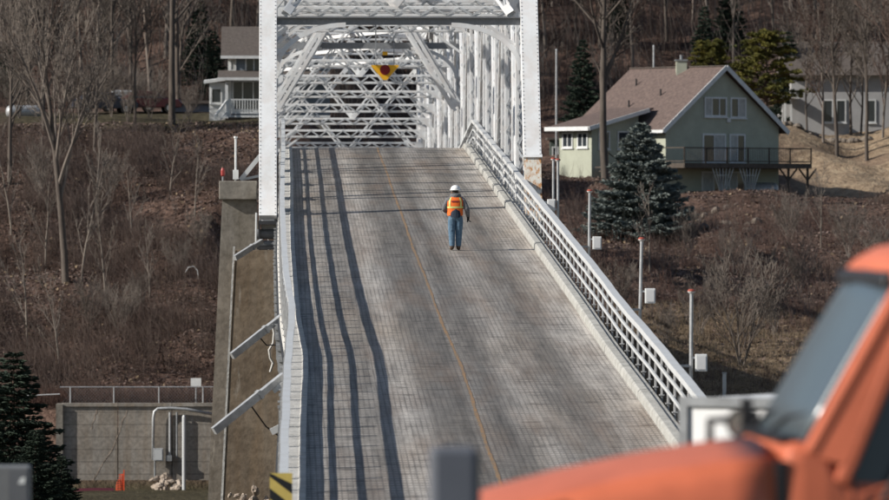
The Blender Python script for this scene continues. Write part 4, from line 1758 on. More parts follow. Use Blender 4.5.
ze, za = (195 - 126) / hk, (195 - 67) / hk
mb = MB()
mb.add([H(0, 0, -1.5), H(WG, 0, -1.5), H(WG, 0, ze), H(WG / 2, 0, za - .12), H(0, 0, ze),
        H(0, LR, -1.5), H(WG, LR, -1.5), H(WG, LR, ze), H(WG / 2, LR, za - .12), H(0, LR, ze)],
       [(0, 1, 2, 3, 4), (5, 9, 8, 7, 6), (0, 4, 9, 5), (1, 6, 7, 2), (4, 3, 8, 9), (3, 2, 7, 8)])
mb.build('wall', M['green_wall'], house)


def roof_slab(a0, z0, a1, z1, b0, b1, th_=.16):
    mb = MB()
    mb.add([H(a0, b0, z0), H(a1, b0, z1), H(a1, b1, z1), H(a0, b1, z0), H(a0, b0, z0 + th_), H(a1, b0, z1 + th_), H(a1, b1, z1 + th_), H(a0, b1, z0 + th_)],
           [(0, 1, 2, 3), (4, 7, 6, 5), (0, 4, 5, 1), (1, 5, 6, 2), (2, 6, 7, 3), (3, 7, 4, 0)])
    return mb


sl_ = (za - ze) / (WG / 2)
ov = .55
rf = roof_slab(-ov, ze - sl_ * ov, WG / 2, za, -.35, LR + .2).build('roof', M['roof_brown'], house)
roof_slab(WG + ov, ze - sl_ * ov, WG / 2, za, -.35, LR + .2).build('roof', M['roof_brown'], house)
for (a0, z0) in ((-ov - .02, ze - sl_ * (ov + .02)), (WG + ov + .02, ze - sl_ * (ov + .02))):
    mb = MB()
    mb.bar(H(a0, -.40, z0 + .06), H(WG / 2, -.40, za + .08), .05, .30)
    mb.build('barge_board', M['trim'], rf)
mb = MB()
mb.bar(H(-ov - .04, -.38, ze - sl_ * ov + .06), H(-ov - .04, LR + .2, ze - sl_ * ov + .06), .06, .2)
mb.build('gutter', M['trim'], rf)
mb = MB()
mb.bar(H(WG / 2, -.3, za + .17), H(WG / 2, LR + .2, za + .17), .3, .06)
mb.build('ridge_cap', M['roof_grey'], rf)
c = H(WG / 2 - .3, LR * .42, za)
mb = MB()
mb.b2((c.x - .35, c.y - .35, c.z - .6), (c.x + .35, c.y + .35, c.z + .55))
ch = mb.build('chimney', M['green_wall'], rf)
mb = MB()
mb.b2((c.x - .42, c.y - .42, c.z + .55), (c.x + .42, c.y + .42, c.z + .65))
mb.tube([(c.x, c.y, c.z + .65), (c.x, c.y, c.z + .95)], .10, 8)
mb.build('chimney_cap', M['grey_steel'], ch)
for (a, b) in ((1.6, 5.2), (2.6, 3.2), (3.6, 6.6)):
    c = H(a, b, ze + sl_ * a + .1)
    mb = MB()
    mb.tube([c, c + Vector((0, 0, .5))], .06, 8)
    mb.build('roof_vent', M['black'], rf)


def gw(u):
    return (u - 666) / hk / math.cos(th)


def hv(v):
    return (195 - v) / hk


def gwin(u0, u1, v0, v1, panes, cur=False, name=None):
    c = H((gw(u0) + gw(u1)) / 2, -.02, (hv(v0) + hv(v1)) / 2)
    return window(house, c, gx, gn, gw(u1) - gw(u0), hv(v0) - hv(v1), panes, curtain=cur, frame=.11)


gwin(707, 731, 96, 116, 3, 'l')
gwin(735, 752, 96, 117, 2, 'r')
for (u0, u1, cur) in ((705, 730, 'r'), (734, 751, 'l')):
    w_ = gwin(u0, u1, 133, 162, 2, cur)
    w_.name = 'patio_door'
for (u0, u1, cur) in ((704, 730, 'l'), (733, 751, 'l')):
    w_ = gwin(u0, u1, 171, 194, 2, cur)
    w_.name = 'basement_door'
c = H(gw(733), -.06, hv(119))
mb = MB()
mb.b2((c.x - .12, c.y - .1, c.z - .15), (c.x + .12, c.y + .05, c.z + .15))
mb.build('wall_lamp', M['trim'], house)
# raised deck on the gable side, running on past the right corner
fz = hv(163)
DA0, DA1, DP = -.4, (812 - 668) / hk / math.cos(th) - 1.0, 2.2
mb = MB()
dk_o = MB()
dk_o.add([H(DA0, -DP, fz - .32), H(DA1, -DP, fz - .32), H(DA1, .0 - .05, fz - .32), H(DA0, -.05, fz - .32), H(DA0, -DP, fz), H(DA1, -DP, fz), H(DA1, -.05, fz), H(DA0, -.05, fz)],
         [(0, 1, 2, 3), (4, 7, 6, 5), (0, 4, 5, 1), (1, 5, 6, 2), (2, 6, 7, 3), (3, 7, 4, 0)])
dko = dk_o.build('deck', M['wood'], house)
mb = MB()
for z in (fz + .12, fz + 1.0):
    mb.bar(H(DA0, -DP + .06, z), H(DA1, -DP + .06, z), .07, .07)
    mb.bar(H(DA1 - .06, -DP, z), H(DA1 - .06, 0, z), .07, .07)
    mb.bar(H(DA0 + .06, -DP, z), H(DA0 + .06, 0, z), .07, .07)
mb.build('deck_rail', M['wood'], dko)
mb = MB()
for a in np.arange(DA0, DA1, .16):
    mb.bar(H(a, -DP + .06, fz + .1), H(a, -DP + .06, fz + 1.0), .025, .025)
mb.build('balusters', M['wood'], dko)['kind'] = 'stuff'
for a in np.arange(DA0 + .05, DA1 + .1, (DA1 - DA0) / 6.01):
    mb = MB()
    mb.bar(H(a, -DP + .08, fz - .3), H(a, -DP + .08, fz + 1.05), .1, .1)
    mb.build('rail_post', M['wood'], dko)
for u in (714, 743, 787, 808):
    a = gw(u) - .9
    mb = MB()
    mb.bar(H(a, -DP + .3, -2.5), H(a, -DP + .3, fz - .32), .16, .16)
    mb.build('deck_post', M['wood'], dko)
    if u < 760:
        # fan of pale lattice under the deck
        mb = MB()
        for j in range(7):
            s = (j - 3) / 3
            mb.bar(H(a + s * .12, -DP + .12, -.1), H(a + s * .95, -DP + .12, fz - .34), .05, .05)
        mb.bar(H(a - .6, -DP + .10, fz * .62), H(a + .6, -DP + .10, fz * .62), .04, .04)
        mb.build('trellis', M['galv'], dko)
    else:
        for s in (-1, 1):
            mb = MB()
            mb.bar(H(a, -DP + .3, fz - 1.1), H(a + s * .8, -DP + .3, fz - .34), .09, .09)
            mb.build('knee_brace', M['wood'], dko)
# timber retaining edge under the deck
mb = MB()
mb.bar(H(-.5, -DP - .5, -.05), H(gw(772), -DP - .5, -.05), .2, .6)
mb.build('timber_edge', M['wood'], house)
# lower wing to the left
WB0, WB1, WA = 2.6, 5.7, -4.2
zw0, zw1 = hv(127) , hv(112)
zb_ = hv(172)
mb = MB()
mb.add([H(WA, WB0, zb_ - 2), H(0, WB0, zb_ - 2), H(0, WB0, zw1 - .2), H(WA, WB0, zw0 - .1), H(WA, WB1, zb_ - 2), H(0, WB1, zb_ - 2), H(0, WB1, zw1 - .2), H(WA, WB1, zw0 - .1)],
       [(0, 1, 2, 3), (4, 7, 6, 5), (0, 3, 7, 4), (1, 5, 6, 2), (3, 2, 6, 7), (0, 4, 5, 1)])
mb.build('wing_wall', M['green_wall'], house)
sw = (zw1 - zw0) / (-WA)
rw_ = roof_slab(WA - .7, zw0 - sw * .7, .9, zw1 + sw * .9, WB0 - .5, WB1 + .6, .14).build('wing_roof', M['roof_brown'], house)
mb = MB()
mb.bar(H(WA - .72, WB0 - .55, zw0 - sw * .7 + .05), H(.5, WB0 - .55, zw1 + sw * .5 + .05), .06, .26)
mb.bar(H(WA - .76, WB0 - .5, zw0 - sw * .7 + .05), H(WA - .76, WB1 + .6, zw0 - sw * .7 + .05), .06, .26)
mb.build('fascia', M['trim'], rw_)
zc_ = hv(140)
window(house, H(WA - .02, (WB0 + WB1) / 2 + .72, zc_), -gy, gl, 1.0, 1.0, 2)
window(house, H(WA - .02, (WB0 + WB1) / 2 - .72, zc_), -gy, gl, 1.0, 1.0, 2)
window(house, H(WA + 1.1, WB0 - .02, zc_), gx, gn, 1.0, 1.2, 2)
window(house, H(WA + 2.8, WB0 - .02, zc_), gx, gn, 1.0, 1.2, 1)
# entry steps and little porch at the far left
c = H(WA - .2, WB0 - .6, 0)
mb = MB()
for j in range(5):
    p = H(WA + .4 + j * .35, WB0 - .9, zb_ + .3 - j * .25)
    mb.box(p, (1.0, .9, .09), Matrix.Rotation(th, 3, 'Z'))
mb.build('entry_steps', M['wood'], house)
mb = MB()
mb.bar(H(WA + .2, WB0 - 1.3, zb_ + 1.3), H(WA + 2.2, WB0 - 1.3, zb_ + .1), .06, .06)
for j in (0, 1, 2):
    mb.bar(H(WA + .25 + j * .9, WB0 - 1.3, zb_ - .9), H(WA + .25 + j * .9, WB0 - 1.3, zb_ + 1.3 - j * .5), .08, .08)
mb.build('step_rail', M['wood'], house)
# small dark shed left of the wing
sh = U(562, 168, 404)
shed = thing('garden_shed', 'small dark green shed left of the green house wing', 'shed', (sh.x, sh.y, sh.z))
mb = MB()
mb.b2((sh.x - .75, sh.y, sh.z - 2), (sh.x + .9, sh.y + 2, sh.z + 1.9))
mb.build('wall', mat('dark_green_siding', (.06, .075, .065), .8, .2, 2), shed)
mb = MB()
mb.b2((sh.x - 1.0, sh.y - .3, sh.z + 1.9), (sh.x + 1.0, sh.y + 2.2, sh.z + 2.05))
mb.build('roof', M['roof_grey'], shed)
window(shed, (sh.x - .45, sh.y - .02, sh.z + 1.0), (1, 0, 0), (0, -1, 0), .45, .9, 1)
# steel flue poles
for (u, v0, v1, D, lab) in ((556.5, 50, 140, 402, 'tall pale pole left of the green house'), (654, 46, 72, 410, 'pale pole rising behind the green house roof')):
    a = U(u, v0, D)
    t = thing('utility_pole', lab, 'pole', (a.x, D, tz(a.x, D)))
    mb = MB()
    mb.tube([(a.x, D, tz(a.x, D) - .3), (a.x, D, a.z)], [.075, .06], 8)
    mb.build('pole', M['galv'], t)
    mb = MB()
    mb.tube([(a.x, D, a.z - .02), (a.x, D, a.z + .08)], [.08, .04], 8)
    mb.build('cap', M['galv'], t)


def tank(name, label, c, ln, r, ax=(1, 0, 0)):
    t = thing(name, label, 'tank', (c.x, c.y, c.z - r - .3))
    ax = Vector(ax)
    mb = MB()
    pts, rs = [], []
    for j in range(6):
        a = math.pi / 2 * j / 5
        pts.append(c - ax * (ln / 2 + r * .7 * math.cos(a)))
        rs.append(max(.02, r * math.sin(a)))
    for j in range(6):
        a = math.pi / 2 * (1 - j / 5)
        pts.append(c + ax * (ln / 2 + r * .7 * math.cos(a)))
        rs.append(max(.02, r * math.sin(a)))
    mb.tube(pts, rs, 16)
    mb.build('shell', M['galv'], t, smooth=True)
    for s in (-.35, .35):
        mb = MB()
        p = c + ax * s * ln
        mb.b2((p.x - .1, p.y - r * .7, p.z - r - .4), (p.x + .1, p.y + r * .7, p.z - r * .7))
        mb.build('foot', M['pier_grey'], t)
    return t


tank('propane_tank', 'long white propane tank at the far left behind the bare tree', U(26, 112, 383), 2.0, .42, (.94, .34, 0))
tank('propane_tank', 'white tank in the shade under the timber deck', U(763, 190, 397), 1.5, .5)

# ---- porch house at the upper left
PH = 378.0
pk = FPX / PH
b0 = U(228, 121, PH)
ph = thing('porch_house', 'slate blue house with white porch railing left of the portal', 'house', (b0.x + 3, PH + 2, b0.z))


def Q(u, v, dy=0.0):
    p = U(u, v, PH)
    return Vector((p.x, PH + dy, p.z))


mb = MB()
x0, x1 = Q(229, 0).x, Q(330, 0).x
mb.b2((x0, PH, b0.z - 1), (x1, PH + 7, Q(0, 56).z))
mb.build('wall', M['blue_wall'], ph)
mb = MB()
zr0, zr1 = Q(0, 57).z, Q(0, 25).z
mb.add([(x0 - .5, PH - .6, zr0), (x1 + .5, PH - .6, zr0), (x1 + .5, PH + 3.5, zr1), (x0 - .5, PH + 3.5, zr1), (x0 - .5, PH + 7.6, zr0), (x1 + .5, PH + 7.6, zr0)],
       [(0, 1, 2, 3), (3, 2, 5, 4), (0, 3, 4), (1, 5, 2), (0, 4, 5, 1)])
prf = mb.build('roof', M['roof_grey'], ph)
mb = MB()
mb.b2((x0 - .52, PH - .66, zr0 - .12), (x1 + .5, PH - .605, zr0 + .06))
mb.build('fascia', M['trim'], prf)
mb = MB()
mb.b2((x0 - .06, PH - .05, b0.z), (x0 + .16, PH + .1, zr0))
mb.build('corner_board', M['trim'], ph)
c = Q(254, 64)
window(ph, (c.x, PH - .02, c.z), (1, 0, 0), (0, -1, 0), 1.1, 1.3, 2)
c = Q(231.5, 65)
window(ph, (c.x + .1, PH - .02, c.z), (1, 0, 0), (0, -1, 0), .4, .8, 1, curtain='l')
c = Q(248, 94)
w_ = window(ph, (c.x, PH - .02, c.z - .1), (1, 0, 0), (0, -1, 0), 2.0, 1.9, 3)
# porch
pz0, pz1 = Q(0, 116).z, Q(0, 76).z
py = PH - 2.2
mb = MB()
xa, xb = Q(223, 0).x, Q(330, 0).x
mb.b2((xa, py, pz0 - .12), (xb, PH, pz0))
mb.build('porch_floor', M['trim'], ph)
mb = MB()
mb.b2((xa + .2, py + .25, pz0 - 1.6), (xb, PH - .05, pz0 - .12))
mb.build('porch_base', M['pier_grey'], ph)
mb = MB()
mb.add([(xa - .3, py - .3, pz1 - .15), (xb, py - .3, pz1 - .15), (xb, PH, pz1 + .35), (xa - .3, PH, pz1 + .35), (xa - .3, py - .3, pz1 - .33), (xb, py - .3, pz1 - .33), (xb, PH, pz1 + .15), (xa - .3, PH, pz1 + .15)],
       [(0, 1, 2, 3), (7, 6, 5, 4), (0, 4, 5, 1), (1, 5, 6, 2), (2, 6, 7, 3), (3, 7, 4, 0)])
mb.build('porch_roof', M['roof_grey'], ph)
mb = MB()
mb.b2((xa - .32, py - .34, pz1 - .33), (xb, py - .303, pz1 - .15))
mb.build('porch_fascia', M['trim'], ph)
for u in (227, 280):
    mb = MB()
    x = Q(u, 0).x
    mb.b2((x - .09, py + .05, pz0), (x + .09, py + .23, pz1 - .1))
    mb.build('porch_post', M['trim'], ph)
mb = MB()
xr0, xr1 = Q(227, 0).x, Q(285, 0).x
for z in (pz0 + .12, pz0 + .95):
    mb.b2((xr0, py + .10, z), (xr1, py + .18, z + .08))
pr_ = mb.build('porch_rail', M['trim'], ph)
mb = MB()
for x in np.arange(xr0 + .1, xr1, .17):
    mb.b2((x, py + .11, pz0 + .12), (x + .055, py + .17, pz0 + .95))
o = mb.build('balusters', M['trim'], pr_)
o['kind'] = 'stuff'
mb = MB()
p0, p1 = Vector((xr0, py + .1, pz0 + .95)), Vector((Q(215, 0).x, py - .9, pz0 - .1))
mb.bar(p0, p1, .09, .09)
mb.bar(p0 - Vector((0, 0, .7)), p1 - Vector((0, 0, .7)), .07, .07)
for t in np.arange(0.05, 1.0, .11):
    p = p0.lerp(p1, t)
    mb.bar(p - Vector((0, 0, .7)), p, .05, .05)
mb.bar(p1 - Vector((0, 0, 1.1)), p1 + Vector((0, 0, .15)), .12, .12)
mb.build('stair_rail', M['trim'], ph)
mb = MB()
for j in range(4):
    t = (j + .5) / 4
    mb.b2((p0.x + (p1.x - p0.x) * t - .2, py - 1.0, pz0 - .2 - .26 * j), (p0.x + (p1.x - p0.x) * t + .2, py + .05, pz0 - .1 - .26 * j))
mb.build('stair', M['trim'], ph)
# side entry bay
xe0, xe1 = Q(208, 0).x, Q(226, 0).x
mb = MB()
mb.b2((xe0 + .1, PH - .6, b0.z - .6), (xe1 - .05, PH + 2.5, Q(0, 83).z))
en = mb.build('entry_bay', M['trim'], ph)
mb = MB()
mb.add([(xe0 - .25, PH - .95, Q(0, 84).z), (xe1 + .1, PH - .95, Q(0, 81).z), (xe1 + .1, PH + 2.6, Q(0, 79).z), (xe0 - .25, PH + 2.6, Q(0, 82).z),
        (xe0 - .25, PH - .95, Q(0, 84).z + .18), (xe1 + .1, PH - .95, Q(0, 81).z + .18), (xe1 + .1, PH + 2.6, Q(0, 79).z + .18), (xe0 - .25, PH + 2.6, Q(0, 82).z + .18)],
       [(0, 1, 2, 3), (4, 7, 6, 5), (0, 4, 5, 1), (1, 5, 6, 2), (2, 6, 7, 3), (3, 7, 4, 0)])
mb.build('bay_roof', M['trim'], en)
c = Q(216.5, 96)
window(ph, (c.x, PH - .63, c.z), (1, 0, 0), (0, -1, 0), .72, 1.0, 1)
# low grey garage and cars behind the branches
gb = U(186, 122, 392)
ga = thing('garage', 'low blue-grey garage beside the pale tree trunk', 'garage', gb)
mb = MB()
mb.b2((gb.x - 1.6, gb.y, gb.z - 1), (gb.x + 1.5, gb.y + 5, gb.z + 1.2))
mb.build('wall', M['blue_wall'], ga)
mb = MB()
mb.b2((gb.x - 1.8, gb.y - .3, gb.z + 1.2), (gb.x + 1.7, gb.y + 5.2, gb.z + 1.38))
mb.build('roof', M['roof_grey'], ga)


def car(label, p, m, rz):
    t = thing('parked_car', label, 'car', p, rz, 'cars parked behind the bare trees', shift=False)
    mb = MB()
    prof_ = [(-2.1, .35), (2.1, .35), (2.15, .62), (1.95, .85), (.95, .95), (.45, 1.38), (-.95, 1.42), (-1.6, 1.0), (-2.1, .92)]
    rr = []
    for y, w in ((-.85, .90), (-.72, 1.0), (.72, 1.0), (.85, .90)):
        rr.append([(x * (1 if w == 1 else .985), y, .35 + (z - .35) * w) for x, z in prof_])
    mb.loft(rr)
    mb.build('body', m, t, bevel=.04)
    mb = MB()
    for s in (-1, 1):
        mb.add([(.78, s * .865, .96), (.40, s * .80, 1.30), (-.88, s * .80, 1.33), (-1.35, s * .865, .98), (.78, s * .80, .96), (.40, s * .74, 1.30), (-.88, s * .74, 1.33), (-1.35, s * .80, .98)],
               [(0, 1, 2, 3), (4, 7, 6, 5), (0, 4, 5, 1), (1, 5, 6, 2), (2, 6, 7, 3), (3, 7, 4, 0)])
    mb.build('side_window', M['glass'], t)
    for x in (-1.3, 1.3):
        for s in (-1, 1):
            mb = MB()
            mb.tube([(x, s * .70, .32), (x, s * .88, .32)], .32, 14)
            w = mb.build('wheel', M['tyre'], t)
            mb = MB()
            mb.tube([(x, s * .86, .32), (x, s * .89, .32)], .19, 10)
            mb.build('rim', M['galv'], w)
    return t


car('dark car parked behind the spreading bare tree', ground_at(104, 386), M['car_dark'], .2)
car('silver car parked between the dark car and the red car', ground_at(128, 390), M['car_white'], .1)
car('dark red car parked beside the pale tree trunk', ground_at(148, 387), M['car_red'], .15)

# ---- white house at the right
WD = 438.0
wk = FPX / WD
w0 = U(792, 131, WD)
wh = thing('white_house', 'white house half hidden behind bare trees at the right', 'house', w0)
xa, xb = w0.x, U(925, 0, WD).x
mb = MB()
mb.b2((xa, WD, w0.z - 1), (xb, WD + 7, U(0, 74, WD).z))
mb.build('wall', M['white_wall'], wh)
mb = MB()
z0, z1 = U(0, 75, WD).z, U(0, 40, WD).z
mb.add([(xa - .5, WD - .6, z0), (xb, WD - .6, z0), (xb, WD + 3.5, z1), (xa - .5, WD + 3.5, z1), (xa - .5, WD + 7.6, z0), (xb, WD + 7.6, z0)],
       [(0, 1, 2, 3), (3, 2, 5, 4), (0, 3, 4), (1, 5, 2), (0, 4, 5, 1)])
mb.build('roof', M['roof_grey'], wh)
for u in (829, 842, 872):
    c = U(u, 111, WD)
    window(wh, (c.x, WD - .02, c.z), (1, 0, 0), (0, -1, 0), .75, 1.7, 1)
mb = MB()
for u in (786, 792):
    x = U(u, 0, WD - 2).x
    mb.b2((x - .07, WD - 2, w0.z - .5), (x + .07, WD - 1.86, U(0, 98, WD).z))
mb.b2((U(778, 0, WD).x, WD - 2.2, U(0, 99, WD).z), (xa + .4, WD, U(0, 96.5, WD).z))
mb.build('porch', M['trim'], wh)
mb = MB()
mb.b2((U(784, 0, WD).x, WD + .5, w0.z - .5), (xa - .02, WD + 5, U(0, 104, WD).z))
mb.build('annex', M['white_wall'], wh)

# ------------------------------------------------------------------ the worker
def skin_mesh(V, E, Rd, root=0, sub=2):
    me = bpy.data.meshes.new('tmp')
    me.from_pydata(V, E, [])
    o = bpy.data.objects.new('tmp', me)
    C.objects.link(o)
    o.modifiers.new('s', 'SKIN')
    sd = me.skin_vertices[0].data
    for i, r in enumerate(Rd):
        sd[i].radius = r if isinstance(r, tuple) else (r, r)
        sd[i].use_root = (i == root)
    ss = o.modifiers.new('ss', 'SUBSURF')
    ss.levels = sub
    ss.render_levels = sub
    dg = bpy.context.evaluated_depsgraph_get()
    m2 = bpy.data.meshes.new_from_object(o.evaluated_get(dg))
    bpy.data.objects.remove(o)
    bpy.data.meshes.remove(me)
    return m2


PDp = 170.0
pz = dk(PDp) + .02
pl = Vector(((455.5 - 280) / (FPX / PDp), PDp, pz))
pers = thing('person', 'worker in white hard hat, orange vest and jeans walking up the deck', 'person', pl, shift=False)
pers.scale = (1.2, 1.12, 1.0)
# joints: x right, y ahead (away from camera), z up
J = {
    'pel': (0, 0, .98, (.145, .115)), 'waist': (-.005, .01, 1.10, (.145, .11)), 'chest': (-.01, .03, 1.30, (.175, .125)), 'should': (-.01, .03, 1.45, (.145, .105)),
    'neck': (-.005, .05, 1.555, .065), 'head': (0, .065, 1.66, (.082, .098)), 'crown': (0, .06, 1.755, (.072, .085)),
    'hipL': (-.085, 0, .90, .108), 'kneeL': (-.088, .02, .50, .088), 'ankL': (-.080, -.02, .14, .070), 'heelL': (-.085, -.05, .06, .05), 'toeL': (-.10, .14, .045, .043),
    'hipR': (.09, 0, .90, .108), 'kneeR': (.080, .06, .51, .088), 'ankR': (.072, .06, .14, .070), 'heelR': (.066, .03, .06, .05), 'toeR': (.085, .23, .045, .043),
    'shL': (-.185, .02, 1.43, .075), 'elL': (-.275, -.01, 1.17, .068), 'wrL': (-.22, .20, 1.08, .038),
    'shR': (.175, .02, 1.43, .075), 'elR': (.275, -.04, 1.16, .068), 'wrR': (.30, .06, .95, .042),
}
names = list(J)
EE = [('pel', 'waist'), ('waist', 'chest'), ('chest', 'should'), ('should', 'neck'), ('neck', 'head'), ('head', 'crown'),
      ('pel', 'hipL'), ('hipL', 'kneeL'), ('kneeL', 'ankL'), ('ankL', 'heelL'), ('heelL', 'toeL'),
      ('pel', 'hipR'), ('hipR', 'kneeR'), ('kneeR', 'ankR'), ('ankR', 'heelR'), ('heelR', 'toeR'),
      ('should', 'shL'), ('shL', 'elL'), ('elL', 'wrL'), ('should', 'shR'), ('shR', 'elR'), ('elR', 'wrR')]
V = [J[n][:3] for n in names]
Rd = [J[n][3] for n in names]
E = [(names.index(a), names.index(b)) for a, b in EE]


def hand(wr, d, side, curl):
    """palm and five fingers continuing the forearm"""
    wi = names.index(wr)
    w = Vector(J[wr][:3])
    d = Vector(d).normalized()
    s = Vector(side)
    s = (s - d * s.dot(d)).normalized()
    n_ = d.cross(s)
    palm = w + d * .075
    V.append(tuple(palm))
    Rd.append((.036, .022))
    E.append((wi, len(V) - 1))
    pi = len(V) - 1
    for j, (o_, l) in enumerate(((-.034, .072), (-.012, .082), (.011, .078), (.033, .062))):
        a = palm + s * o_ + d * .025
        b = a + (d * .75 + n_ * curl * .5).normalized() * l * .55
        c_ = b + (d * .35 + n_ * curl).normalized() * l * .5
        k0 = len(V)
        V.extend([tuple(a), tuple(b), tuple(c_)])
        Rd.extend([.0105, .0095, .0085])
        E.extend([(pi, k0), (k0, k0 + 1), (k0 + 1, k0 + 2)])
    a = palm - d * .03 - s * .04
    b = a + (d * .6 - s * .6 + n_ * curl * .4).normalized() * .045
    k0 = len(V)
    V.extend([tuple(a), tuple(b)])
    Rd.extend([.0125, .010])
    E.extend([(pi, k0), (k0, k0 + 1)])


hand('wrR', (.12, .25, -1), (0, -1, 0), -.9)
hand('wrL', (.55, .8, .05), (0, 0, 1), .6)
bm_ = skin_mesh(V, E, Rd, 0, 2)
bm_.name = 'body'
for k_ in ('jeans', 'boot', 'hoodie', 'glove', 'skin', 'hair'):
    bm_.materials.append(M[k_])
wl_, wr_ = Vector(J['wrL'][:3]), Vector(J['wrR'][:3])
for p in bm_.polygons:
    c = p.center
    if c.z < .125:
        mi = 1
    elif c.z < .95 and abs(c.x) < .20:
        mi = 0
    elif (c - wr_).length < .20 and c.z < .95 or (c - wl_).length < .20 and c.x > -.235 and c.y > .20:
        mi = 3
    elif c.z > 1.575:
        mi = 5 if (c.y < .06 or c.z > 1.73) else 4
    else:
        mi = 2
    p.material_index = mi
    p.use_smooth = True
link('body', bm_, pers)
# hood bunched at the neck
mb = MB()
rr = []
for j in range(10):
    t = j / 9
    a = math.pi * (1.0 + t)
    cx_, cy_ = .13 * math.cos(a), .05 + .10 * math.sin(a)
    r = .03 + .035 * math.sin(math.pi * t)
    rr.append([(cx_ * (1 + r * 2 * math.cos(b)), cy_ + (cy_ - .05) * r * 5 * math.cos(b), 1.53 + r * 1.2 * math.sin(b) + .01) for b in [i_ * math.pi / 4 for i_ in range(8)]])
mb.loft(rr)
mb.build('hood', M['hoodie'], pers, smooth=True)
# vest: a loose shell over the torso, open at the sides below the arms
vt = MB()
secs = [(.995, .185, .155), (1.05, .19, .155), (1.12, .185, .150), (1.22, .195, .155), (1.30, .205, .160), (1.38, .20, .150), (1.445, .19, .128), (1.49, .165, .105), (1.52, .11, .085)]
rr = []
for (z, rx, ry_) in secs:
    rr.append([(-.008 + rx * math.copysign(abs(math.cos(a)) ** .8, math.cos(a)), .025 + ry_ * math.copysign(abs(math.sin(a)) ** .8, math.sin(a)), z + .012 * math.sin(3 * a) * (z < 1.0)) for a in [2 * math.pi * j / 20 for j in range(20)]])
vt.loft(rr, cap=False)
ve = vt.build('vest', M['vest'], pers, smooth=True)


def band(z0, z1, grow_=.006, rng_=None, name='reflective_band', m=None):
    mb = MB()
    rr = []
    for z in np.linspace(z0, z1, 4):
        rx = np.interp(z, [s[0] for s in secs], [s[1] for s in secs]) + grow_
        ry_ = np.interp(z, [s[0] for s in secs], [s[2] for s in secs]) + grow_
        rr.append([(-.008 + rx * math.copysign(abs(math.cos(a)) ** .8, math.cos(a)), .025 + ry_ * math.copysign(abs(math.sin(a)) ** .8, math.sin(a)), z) for a in (rng_ or [2 * math.pi * j / 20 for j in range(20)])])
    if rng_:
        n = len(rr[0])
        for i in range(3):
            for j in range(n - 1):
                mb.add([rr[i][j], rr[i][j + 1], rr[i + 1][j + 1], rr[i + 1][j]], [(0, 1, 2, 3)])
    else:
        mb.loft(rr, cap=False)
    return mb.build(name, m or M['tape'], ve, smooth=True)


band(1.195, 1.245)
for s in (-1, 1):
    a0 = -math.pi / 2 + s * .62
    band(1.24, 1.50, .007, [a0 - .12, a0 - .04, a0 + .04, a0 + .12])
band(1.36, 1.41, .008, [-math.pi / 2 + t for t in (-.36, -.18, 0, .18, .36)], 'vest_lettering', M['vest_print'])
# the dark jacket tail showing below the vest at the back
mb = MB()
rr = []
for j, (z, w) in enumerate(((1.17, .03), (1.12, .09), (1.05, .115), (.98, .12), (.93, .10))):
    rr.append([(-.0 + w * t, -.138 - .012 * j + .04 * t * t, z) for t in (-1, -.5, 0, .5, 1)])
for i_ in range(4):
    for j in range(4):
        a_, b_, c_, d_ = rr[i_][j], rr[i_][j + 1], rr[i_ + 1][j + 1], rr[i_ + 1][j]
        mb.add([a_, b_, c_, d_], [(0, 1, 2, 3)])
tl_ = mb.build('tool_pouch', mat('navy_cloth', (.02, .03, .05), .9, .2, 10), pers, smooth=True)
# hard hat
mb = MB()
rr = []
for j in range(7):
    a = math.pi / 2 * j / 6
    r = math.cos(a)
    rr.append([(0 + .118 * max(.05, r) * math.cos(b), .06 + .142 * max(.05, r) * math.sin(b), 1.715 + .135 * math.sin(a)) for b in [2 * math.pi * i_ / 18 for i_ in range(18)]])
mb.loft(rr)
ht = mb.build('hard_hat', M['hat'], pers, smooth=True)
mb = MB()
mb.loft([[((.118 + g_) * math.cos(b), .06 + (.142 + g_ * (1.0 + 1.5 * (math.sin(b) > .3))) * math.sin(b), 1.708 + zz) for b in [2 * math.pi * i_ / 18 for i_ in range(18)]] for g_, zz in ((0, 0), (.022, -.004), (.022, .006), (0, .012))])
mb.build('brim', M['hat'], ht, smooth=True)
for s in (-1, 1):
    mb = MB()
    mb.box((s * .088, .075, 1.64), (.022, .035, .05))
    mb.build('ear', M['skin'], pers, bevel=.008)
# radio or phone in the right hand
tool = MB()
tool.box(pl + Vector((.345, .09, .865)), (.04, .03, .13))
tag(tool.build('handheld_radio', M['black']), 'small black device held in the right hand of the worker', 'radio')

# ------------------------------------------------------------------ orange truck in the foreground
TD = 31.2
tk_z = float(np.interp(TD, RD, RZ)) + CZ
tx = U(770, 0, TD - .95).x
truck = thing('orange_truck', 'blurred orange conventional truck in the right foreground, hood to the left', 'truck', (tx, TD, tk_z), math.pi + math.radians(3.2), shift=False)
K = 190.0


def hood_ring(x, w, zt_, r=.16, zb=.50):
    P = [(x, w, zb), (x, w + .015, zt_ - r * 1.7), (x, w - r * .12, zt_ - r * .8), (x, w - r * .55, zt_ - r * .25), (x, w - r * 1.4, zt_ - .02), (x, w * .4, zt_ + .02), (x, 0, zt_ + .03)]
    return P + [(a, -b, c_) for a, b, c_ in reversed(P[:-1])]


mb = MB()
mb.loft([hood_ring(x, w, z) for x, w, z in ((.02, .955, 1.455), (.25, .95, 1.425), (.6, .94, 1.37), (1.0, .925, 1.285), (1.35, .90, 1.195), (1.60, .87, 1.12), (1.74, .84, 1.05), (1.80, .80, .97))])
hood = mb.build('hood', M['orange_paint'], truck, smooth=True)
# cab lower body
mb = MB()


def cab_ring(x, w, z0, z1):
    return [(x, w, z0), (x, w + .02, z1 - .35), (x, w, z1 - .06), (x, w - .05, z1), (x, -w + .05, z1), (x, -w, z1 - .06), (x, -w - .02, z1 - .35), (x, -w, z0)]


